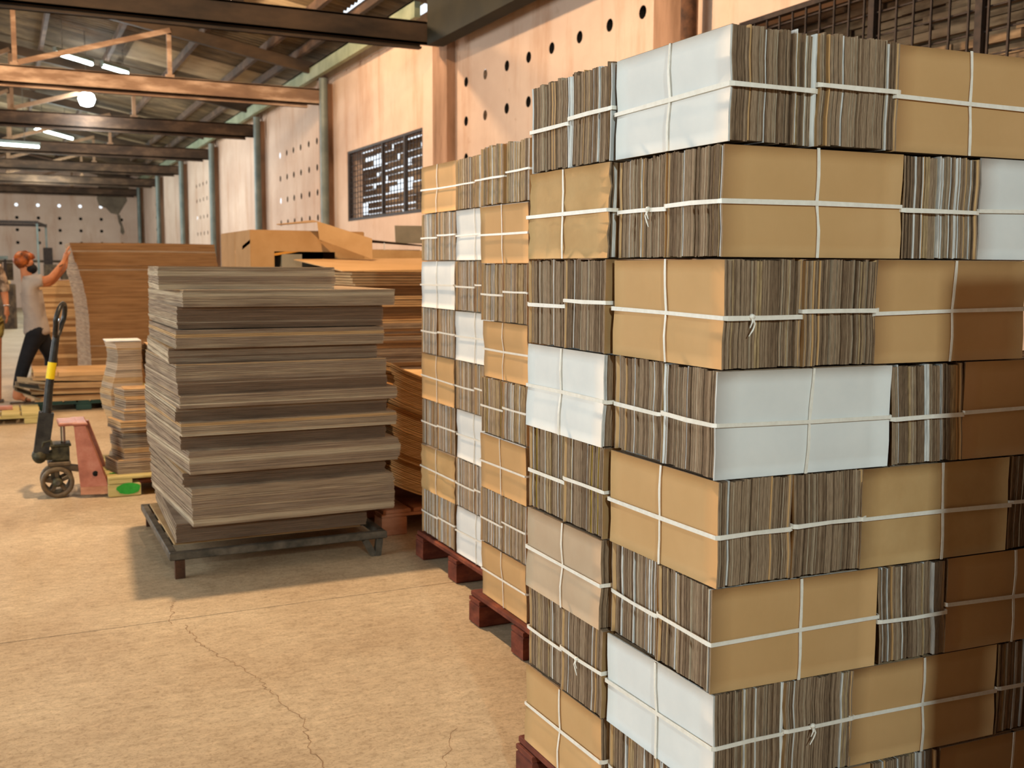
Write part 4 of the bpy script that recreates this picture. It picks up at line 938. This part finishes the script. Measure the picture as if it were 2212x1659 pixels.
# pallet on the truck, with a green-painted block
t = empty('wooden_pallet', (1.05, 7.25, 0)); tag(t, 'pale wooden pallet with green-painted block, held on the orange truck', 'pallet')
for i in range(6):
    b = MB(); ya = -0.39+i*0.15; b.bev(-0.52, 0.5, ya, ya+0.11, 0.112, 0.128, 0.003); b.build('deck_board', [M['palewood'], M['greenpaint']], t)
for i, xk in enumerate((-0.52, -0.05, 0.36)):
    for j, yk in enumerate((-0.39, 0.0, 0.36)):
        b = MB(); b.bev(xk, xk+(0.19 if i == 0 else 0.14), yk, yk+0.11, 0.0 if j != 9 else 0, 0.086, 0.01); b.build('block', M['palewood'], t)
    b = MB(); b.box(xk, xk+0.14, -0.39, 0.47, 0.0865, 0.1115); b.build('stringer_board', M['palewood'], t)
b = MB(); P = [(-0.50+0.098+0.070*cos(a*pi/8)*(1.06 if a % 3 else 0.95), -0.3925, 0.052+0.036*sin(a*pi/8)) for a in range(16)]
b.add(P, [tuple(range(16))]); b.build('paint_patch', M['greenpaint'], t)
for k in range(2):
    b = MB(); b.box(-0.50, -0.42, -0.26+k*0.15, -0.235+k*0.15, 0.1282, 0.1290); b.build('paint_stripe', M['greenpaint'], t)
# die-cut sheets on that pallet: wavy piles
def wavy(nm, loc_, wd, dp, z0, z1, th, seed, label, mats, wts, fx, fy=None):
    b = sheet_mesh(lambda t: fx(t), lambda t: wd, lambda t: (fy(t) if fy else 0), lambda t: dp, 0, z1-z0, th, seed, mats, wts, 0.003, gapf=0.2)
    # the sheets' near-left corner is cut off at an angle
    b.v = [(v[0]+(0.05 if (v[1] < dp*0.5 and v[0] < wd*0.5) else 0), v[1], v[2]) for v in b.v]
    o = b.build(nm, mats, None, (loc_[0], loc_[1], z0)); tag(o, label, 'cardboard sheets', 'piles on the truck pallet'); return o
MW = [M['hkraft'], M['hedge'], M['white']]
wavy('die_cut_sheets', (0.60, 7.42, 0), 0.21, 0.22, 0.129, 0.925, 0.010, 801, 'tall wavy white-topped pile at the back of the truck pallet', [M['hedge'], M['hkraft'], M['tan']], (4, 2, 2), lambda t: 0.03*sin(t*9)-0.02*t)
b = MB(); b.box(-0.01, 0.21, 0.0, 0.22, 0, 0.006); o = b.build('top_sheet', M['white'], None, (0.60, 7.42, 0.926)); tag(o, 'white sheet lying on top of the back pile of the truck pallet', 'sheet')
wavy('die_cut_sheets', (0.84, 7.24, 0), 0.22, 0.34, 0.129, 0.90, 0.010, 802, 'tall tan-topped pile right of the white-topped pile', [M['hedge'], M['hkraft']], (4, 2), lambda t: 0.014*sin(t*11+1))
b = MB(); b.box(0.0, 0.22, 0.0, 0.34, 0, 0.006); o = b.build('top_sheet', M['kraft'], None, (0.84, 7.24, 0.901)); tag(o, 'tan sheet lying on top of the right-hand pile of the truck pallet', 'sheet')
seg = [(0.129, 0.215, 0.0, 0.02), (0.215, 0.29, 0.035, 0.03), (0.29, 0.35, 0.03, 0.035), (0.35, 0.40, 0.035, 0.06), (0.40, 0.46, 0.02, 0.0), (0.46, 0.53, 0.045, 0.03), (0.53, 0.60, 0.06, 0.06), (0.60, 0.655, 0.05, 0.07)]
sn = ['bottom', 'second', 'third', 'fourth', 'fifth', 'sixth', 'seventh', 'top']
for i, (z0, z1, dx, dy) in enumerate(seg):
    b = sheet_mesh(lambda t: dx, lambda t: 0.40, lambda t: 0, lambda t: 0.27-dy, 0, z1-z0, 0.013, 820+i, [M['hkraft'], M['hedge']], (2, 2), 0.003, gapf=0.25)
    b.v = [(v[0]-(0.035 if v[1] > 0.1 and v[0] < 0.2 else 0)+(0.02*sin(v[1]*18) if v[0] < 0.2 else 0), v[1], v[2]) for v in b.v]
    b.box(dx+0.002, 0.40, 0.002, 0.27-dy-0.002, z1-z0-0.004, z1-z0-0.0005, 0)
    o = b.build('die_cut_sheets', [M['hkraft'], M['hedge']], None, (0.60, 6.92+dy, z0)); tag(o, '%s batch of the cascading brown pile at the truck side' % sn[i], 'cardboard sheets', 'cascading pile on the truck pallet')

# ------------------------------------------------------------------ far clutter along the back of the hall
t = empty('metal_rack', (0.4, 30, 0)); tag(t, 'tall thin grey metal frame rack standing before the back wall', 'rack')
for (x, y) in ((-0.5-0.9, 0), (0.44, 0), (-1.4, 2.2), (0.72, 2.2)):
    b = MB(); b.box(x-0.025, x+0.025, y-0.025, y+0.025, 0, 2.52); b.build('upright', M['pipe'], t)
b = MB(); b.box(-1.43, 0.47, -0.03, 0.03, 2.48, 2.55); b.build('top_rail', M['darkmetal'], t)
b = MB(); b.box(-1.43, 0.75, 2.17, 2.23, 2.48, 2.55); b.build('top_rail', M['darkmetal'], t)
b = MB(); b.beam((0.44, 0, 2.5), (0.72, 2.2, 2.5), 0.05, 0.07); b.build('top_rail', M['darkmetal'], t)
t = empty('work_table', (-0.3, 27, 0)); tag(t, 'long work table with a pale top at the left edge, far away', 'table')
b = MB(); b.box(-1.4, 0.42, 0, 0.9, 1.56, 1.63); b.build('table_top', M['pipe'], t)
for x in (-1.3, 0.36):
    for y in (0.05, 0.8): b = MB(); b.box(x-0.025, x+0.025, y, y+0.05, 0, 1.56); b.build('leg', M['darkmetal'], t)
RF = random.Random(31)
for i, (x, y, wx, h, z, mm) in enumerate(((-0.55, 27.05, 0.55, 0.42, 1.08, 'clutter'), (0.02, 27.2, 0.2, 0.40, 1.08, 'clutter'), (-0.8, 26.4, 1.05, 0.70, 0.3, 'clutter'), (0.5, 28.5, 0.34, 0.75, 0.0, 'clutter'), (0.95, 29.5, 0.3, 1.45, 0.0, 'clutter'), (1.02, 31.5, 0.22, 1.9, 0.0, 'darkmetal'), (1.35, 29.6, 0.35, 1.30, 0.0, 'clutter'), (1.75, 30, 0.5, 1.35, 0.0, 'kraft2'), (-0.75, 26.42, 0.9, 0.075, 1.003, 'kraft2'))):
    b = MB(); b.bev(0, wx, 0, 0.5, 0, h, 0.012); b.box(0.0, wx, -0.004, 0.0, h*0.46, h*0.5)
    o = b.build('storage_box', M[mm], None, (x, y, z if i not in (0, 1) else 1.08))
    if i == 2: o.location.z = 0.0; o.scale = (1, 1, 1.43)
    if i in (0, 1): pass
    tag(o, ['dark wide box under the far pale table', 'dark narrow box under the far pale table', 'dark low chest on the floor at the far left', 'dark box right of the far chest', 'tall dark bin near the rack, left one', 'tallest dark leaning board behind the bins', 'tall dark bin near the rack, right one', 'brown carton column beside the far bins', 'brown flat box on the far chest'][i], 'box')
t = empty('wall_shelf', (0.9, Y1-0.65, 0)); tag(t, 'long dark ledge running along the foot of the back wall', 'ledge')
b = MB(); b.box(-4.5, 3.4, 0, 0.3, 1.52, 1.60); b.build('shelf_board', M['clutter'], t)
b = MB(); b.box(-4.5, 3.4, 0.02, 0.3, 0.0, 1.52); b.build('shelf_front', M['wall'], t)

# ------------------------------------------------------------------ people
def skinfig(name, J, E, mat_, parent=None, root=None, sub=1):
    names = list(J); me = bpy.data.meshes.new(name)
    me.from_pydata([J[n][:3] for n in names], [(names.index(a), names.index(b)) for a, b in E], []); me.materials.append(mat_)
    o = bpy.data.objects.new(name, me); C.objects.link(o)
    m = o.modifiers.new('skin', 'SKIN'); m.use_smooth_shade = True
    if not me.skin_vertices: me.attributes.new('sk', 'FLOAT', 'POINT')
    sv = me.skin_vertices[0].data
    for i, n in enumerate(names):
        r = J[n][3]; sv[i].radius = r if isinstance(r, tuple) else (r, r); sv[i].use_root = (n == (root or names[0]))
    s = o.modifiers.new('sub', 'SUBSURF'); s.levels = sub+1; s.render_levels = sub+1
    if parent is not None: o.parent = parent
    return o
def hand(J, E, base, wrist, d, up, pre):
    """palm and five separate fingers; d = direction fingers point, up = back-of-hand normal"""
    d = Vector(d).normalized(); up = Vector(up).normalized(); sd = d.cross(up).normalized(); w_ = Vector(wrist)
    pc = w_+d*0.045; J[pre+'palm'] = (*pc, (0.030, 0.016)); E.append((base, pre+'palm'))
    pk = w_+d*0.085; J[pre+'kn'] = (*pk, (0.034, 0.013)); E.append((pre+'palm', pre+'kn'))
    for i, (off, ln) in enumerate(((-0.030, 0.062), (-0.010, 0.074), (0.010, 0.070), (0.029, 0.054))):
        a = pk+sd*off+d*0.006; b1 = a+d*ln*0.55-up*0.004; c = b1+d*ln*0.5-up*0.016
        for k, (q, r) in enumerate(((a, 0.0095), (b1, 0.0085), (c, 0.0075))): J['%sf%d%d' % (pre, i, k)] = (*q, r)
        E += [(pre+'kn', '%sf%d0' % (pre, i)), ('%sf%d0' % (pre, i), '%sf%d1' % (pre, i)), ('%sf%d1' % (pre, i), '%sf%d2' % (pre, i))]
    a = pc-sd*0.034; b1 = a-sd*0.022+d*0.028-up*0.006; c = b1+d*0.03-up*0.006
    for k, (q, r) in enumerate(((a, 0.012), (b1, 0.010), (c, 0.008))): J['%st%d' % (pre, k)] = (*q, r)
    E += [(pre+'palm', pre+'t0'), (pre+'t0', pre+'t1'), (pre+'t1', pre+'t2')]
def head_mesh(c, fdir, parent, mats, hairmat, mask=True, r=0.098):
    """shaped skull with brow, nose, jaw; faces along fdir (horizontal)"""
    pass
yn, yf_ = 11.99, 12.29; ym = 12.14
J = {'pel': (0.295, ym, 0.80, (0.085, 0.07)), 'spi': (0.285, ym, 0.98, (0.09, 0.07)), 'che': (0.255, ym, 1.17, (0.11, 0.085)), 'nec': (0.215, ym, 1.30, 0.052), 'jaw': (0.225, ym, 1.375, 0.066), 'hea': (0.215, ym, 1.455, (0.085, 0.078)), 'cro': (0.205, ym, 1.50, 0.07),
     'nos': (0.305, ym, 1.41, 0.012), 'chi': (0.275, ym, 1.36, 0.025), 'ear': (0.205, ym-0.083, 1.42, 0.014), 'eaf': (0.205, ym+0.083, 1.42, 0.014),
     'shn': (0.25, ym-0.15, 1.255, 0.062), 'eln': (0.435, yn-0.03, 1.275, 0.042), 'win': (0.575, yn+0.06, 1.455, 0.026),
     'shf': (0.25, ym+0.15, 1.255, 0.062), 'elf': (0.45, yf_+0.03, 1.23, 0.042), 'wif': (0.60, yf_+0.02, 1.40, 0.026),
     'hin': (0.275, ym-0.085, 0.75, 0.068), 'knn': (0.17, ym-0.09, 0.45, 0.056), 'ann': (0.07, ym-0.09, 0.09, 0.036), 'hen': (0.045, ym-0.09, 0.045, 0.028), 'ton': (0.165, ym-0.10, 0.030, 0.024), 'tpn': (0.21, ym-0.10, 0.026, 0.018),
     'hif': (0.32, ym+0.085, 0.75, 0.068), 'knf': (0.43, ym+0.09, 0.46, 0.056), 'anf': (0.375, ym+0.09, 0.09, 0.036), 'hef': (0.35, ym+0.09, 0.045, 0.028), 'tof': (0.47, ym+0.10, 0.030, 0.024), 'tpf': (0.515, ym+0.10, 0.026, 0.018)}
E_ = [('pel', 'spi'), ('spi', 'che'), ('che', 'nec'), ('nec', 'jaw'), ('jaw', 'hea'), ('hea', 'cro'), ('hea', 'nos'), ('jaw', 'chi'), ('hea', 'ear'), ('hea', 'eaf'), ('che', 'shn'), ('shn', 'eln'), ('eln', 'win'), ('che', 'shf'), ('shf', 'elf'), ('elf', 'wif'),
      ('pel', 'hin'), ('hin', 'knn'), ('knn', 'ann'), ('ann', 'hen'), ('ann', 'ton'), ('ton', 'tpn'), ('pel', 'hif'), ('hif', 'knf'), ('knf', 'anf'), ('anf', 'hef'), ('anf', 'tof'), ('tof', 'tpf')]
hand(J, E_, 'win', (0.585, yn+0.07, 1.470), (0.25, 0.25, 1.0), (-1, 0, 0.25), 'n')
hand(J, E_, 'wif', (0.605, yf_+0.02, 1.415), (0.2, -0.05, 1.0), (-1, 0, 0.2), 'f')
p1 = skinfig('person', J, E_, M['skin'], None, 'pel'); tag(p1, 'person in a pale grey T-shirt and black trousers pushing the tall pile, black mask', 'person')
shirt = {'z': (0.298, ym, 0.68, (0.165, 0.145)), 'a': (0.295, ym, 0.75, (0.165, 0.142)), 'b': (0.288, ym, 0.86, (0.150, 0.125)), 'c': (0.278, ym, 1.02, (0.145, 0.118)), 'd': (0.252, ym, 1.18, (0.152, 0.13)), 'e': (0.225, ym, 1.275, (0.085, 0.075)),
         'sn': (0.255, ym-0.155, 1.255, 0.078), 'un': (0.345, yn-0.02, 1.268, 0.070), 'vn': (0.375, yn-0.025, 1.27, 0.066), 'sf': (0.255, ym+0.155, 1.255, 0.078), 'uf': (0.36, yf_+0.02, 1.24, 0.066)}
skinfig('shirt', shirt, [('z', 'a'), ('a', 'b'), ('b', 'c'), ('c', 'd'), ('d', 'e'), ('d', 'sn'), ('sn', 'un'), ('un', 'vn'), ('d', 'sf'), ('sf', 'uf')], M['shirt'], p1, 'c')
tr = {'q': (0.296, ym, 0.85, (0.15, 0.125)), 'p': (0.298, ym, 0.76, (0.152, 0.13)), 'hn': (0.272, ym-0.085, 0.69, 0.098), 'kn': (0.172, ym-0.09, 0.45, 0.072), 'cn': (0.125, ym-0.09, 0.29, 0.066), 'an': (0.082, ym-0.09, 0.125, 0.050),
      'hf': (0.325, ym+0.085, 0.69, 0.098), 'kf': (0.43, ym+0.09, 0.46, 0.072), 'cf': (0.41, ym+0.09, 0.29, 0.066), 'af': (0.38, ym+0.09, 0.125, 0.050)}
skinfig('trousers', tr, [('q', 'p'), ('p', 'hn'), ('hn', 'kn'), ('kn', 'cn'), ('cn', 'an'), ('p', 'hf'), ('hf', 'kf'), ('kf', 'cf'), ('cf', 'af')], M['trouser'], p1, 'p')
def blob(nm, c, rx, ry, rz_, m, par, n=14, k=9, warp=None):
    b = MB(); vs_ = []; fs = []
    for i in range(k+1):
        ph = pi*i/k
        for j in range(n):
            th = 2*pi*j/n; v = Vector((rx*sin(ph)*cos(th), ry*sin(ph)*sin(th), rz_*cos(ph)))
            if warp: v = warp(v)
            vs_.append(v+Vector(c))
    for i in range(k):
        for j in range(n): j2 = (j+1) % n; fs.append((i*n+j, (i+1)*n+j, (i+1)*n+j2, i*n+j2))
    b.add(vs_, fs, 0, True); return b.build(nm, m, par)
rh = random.Random(2)
def hairw(v):
    v = v*(1+0.05*sin(v.x*90)*cos(v.y*70))
    if v.x > 0.035 and v.z < 0.01: v.x *= 0.72
    if v.z < -0.045: v.x = min(v.x, -0.005)*1.0 if v.x < 0.02 else 0.0
    return v
blob('hair', (0.205, ym, 1.475), 0.108, 0.100, 0.098, M['hair'], p1, 20, 14, hairw)
blob('face_mask', (0.262, ym, 1.385), 0.066, 0.080, 0.056, M['mask'], p1, 14, 9)
for s_ in (-1, 1): blob('eye', (0.288, ym+s_*0.030, 1.438), 0.010, 0.012, 0.008, M['mask'], p1, 8, 6)
b = MB(); b.tube([(0.25, ym-0.072, 1.39), (0.205, ym-0.09, 1.425)], 0.003, 6); b.build('mask_strap', M['mask'], p1)
for (x, y) in ((0.12, ym-0.10), (0.43, ym+0.10)):
    b = MB(); b.bev(x-0.11, x+0.12, y-0.045, y+0.045, 0.0, 0.012, 0.004); b.tube([(x+0.03, y-0.045, 0.014), (x+0.04, y-0.02, 0.05), (x+0.05, y+0.01, 0.055), (x+0.035, y+0.045, 0.014)], 0.007, 6); b.build('sandal', M['clutter'], p1)
b = MB(); b.tube([(0.545+0.022*cos(a), yn+0.035+0.036*sin(a), 1.42+0.012*cos(a)) for a in [2*pi*k/12 for k in range(13)]], 0.005, 6, cap=False); b.build('bracelet', M['clutter'], p1)
# second person, almost wholly outside the left edge
X2, Y2 = -0.20, 12.35
K = {'pel': (X2, Y2, 0.88, (0.085, 0.07)), 'spi': (X2, Y2, 1.06, (0.08, 0.065)), 'che': (X2, Y2, 1.28, (0.11, 0.085)), 'nec': (X2+0.01, Y2, 1.43, 0.052), 'jaw': (X2+0.01, Y2-0.02, 1.50, 0.066), 'hea': (X2, Y2, 1.57, (0.083, 0.078)), 'cro': (X2, Y2, 1.62, 0.07), 'nos': (X2, Y2-0.10, 1.54, 0.012), 'ea1': (X2-0.083, Y2, 1.55, 0.014), 'ea2': (X2+0.083, Y2, 1.55, 0.014),
     'sr': (X2+0.155, Y2, 1.38, 0.060), 'er': (X2+0.205, Y2, 1.13, 0.042), 'wr': (X2+0.218, Y2-0.05, 0.995, 0.027),
     'sl': (X2-0.16, Y2, 1.38, 0.060), 'el': (X2-0.22, Y2, 1.12, 0.042), 'wl': (X2-0.23, Y2-0.06, 0.90, 0.027),
     'hr': (X2+0.09, Y2, 0.80, 0.09), 'kr': (X2+0.10, Y2-0.02, 0.47, 0.056), 'ar': (X2+0.10, Y2, 0.09, 0.038), 'tr': (X2+0.11, Y2-0.12, 0.03, 0.026),
     'hl': (X2-0.09, Y2, 0.80, 0.09), 'kl': (X2-0.10, Y2-0.02, 0.47, 0.056), 'al': (X2-0.10, Y2, 0.09, 0.038), 'tl': (X2-0.11, Y2-0.12, 0.03, 0.026)}
EK = [('pel', 'spi'), ('spi', 'che'), ('che', 'nec'), ('nec', 'jaw'), ('jaw', 'hea'), ('hea', 'cro'), ('hea', 'nos'), ('hea', 'ea1'), ('hea', 'ea2'), ('che', 'sr'), ('sr', 'er'), ('er', 'wr'), ('che', 'sl'), ('sl', 'el'), ('el', 'wl'), ('pel', 'hr'), ('hr', 'kr'), ('kr', 'ar'), ('ar', 'tr'), ('pel', 'hl'), ('hl', 'kl'), ('kl', 'al'), ('al', 'tl')]
hand(K, EK, 'wr', (X2+0.218, Y2-0.055, 0.985), (0.05, -0.1, -1), (1, 0, 0), 'r'); hand(K, EK, 'wl', (X2-0.23, Y2-0.06, 0.89), (0, -0.1, -1), (-1, 0, 0), 'l')
p2 = skinfig('person', K, EK, M['skin'], None, 'pel'); tag(p2, 'person at the left edge, only a patterned sleeve, hand and camouflage shorts showing', 'person')
skinfig('shirt', {'z': (X2, Y2, 0.78, (0.16, 0.145)), 'a': (X2, Y2, 0.88, (0.16, 0.14)), 'b': (X2, Y2, 1.05, (0.135, 0.118)), 'c': (X2, Y2, 1.28, (0.155, 0.13)), 'e': (X2, Y2, 1.40, (0.085, 0.08)), 'sr': (X2+0.16, Y2, 1.38, 0.075), 'ur': (X2+0.20, Y2, 1.19, 0.062), 'vr': (X2+0.212, Y2-0.01, 1.13, 0.056), 'sl': (X2-0.16, Y2, 1.38, 0.075), 'ul': (X2-0.21, Y2, 1.18, 0.062)},
        [('z', 'a'), ('a', 'b'), ('b', 'c'), ('c', 'e'), ('c', 'sr'), ('sr', 'ur'), ('ur', 'vr'), ('c', 'sl'), ('sl', 'ul')], M['sleeve'], p2, 'c')
skinfig('shorts', {'p': (X2, Y2, 0.88, (0.135, 0.118)), 'hr': (X2+0.095, Y2, 0.80, 0.108), 'kr': (X2+0.11, Y2, 0.62, 0.10), 'hl': (X2-0.095, Y2, 0.80, 0.108), 'kl': (X2-0.11, Y2, 0.62, 0.10)}, [('p', 'hr'), ('hr', 'kr'), ('p', 'hl'), ('hl', 'kl')], M['camo'], p2, 'p')
blob('hair', (X2, Y2+0.01, 1.60), 0.095, 0.10, 0.085, M['hair'], p2, 18, 12)
b = MB(); b.tube([(X2+0.218+0.034*cos(a), Y2-0.052+0.030*sin(a), 1.005) for a in [2*pi*k/12 for k in range(13)]], 0.008, 6, cap=False); b.build('wristwatch', M['chrome'], p2)
for s_ in (-1, 1):
    b = MB(); b.bev(X2+s_*0.105-0.05, X2+s_*0.105+0.05, Y2-0.18, Y2+0.08, 0, 0.012, 0.004); b.build('sandal', M['clutter'], p2)
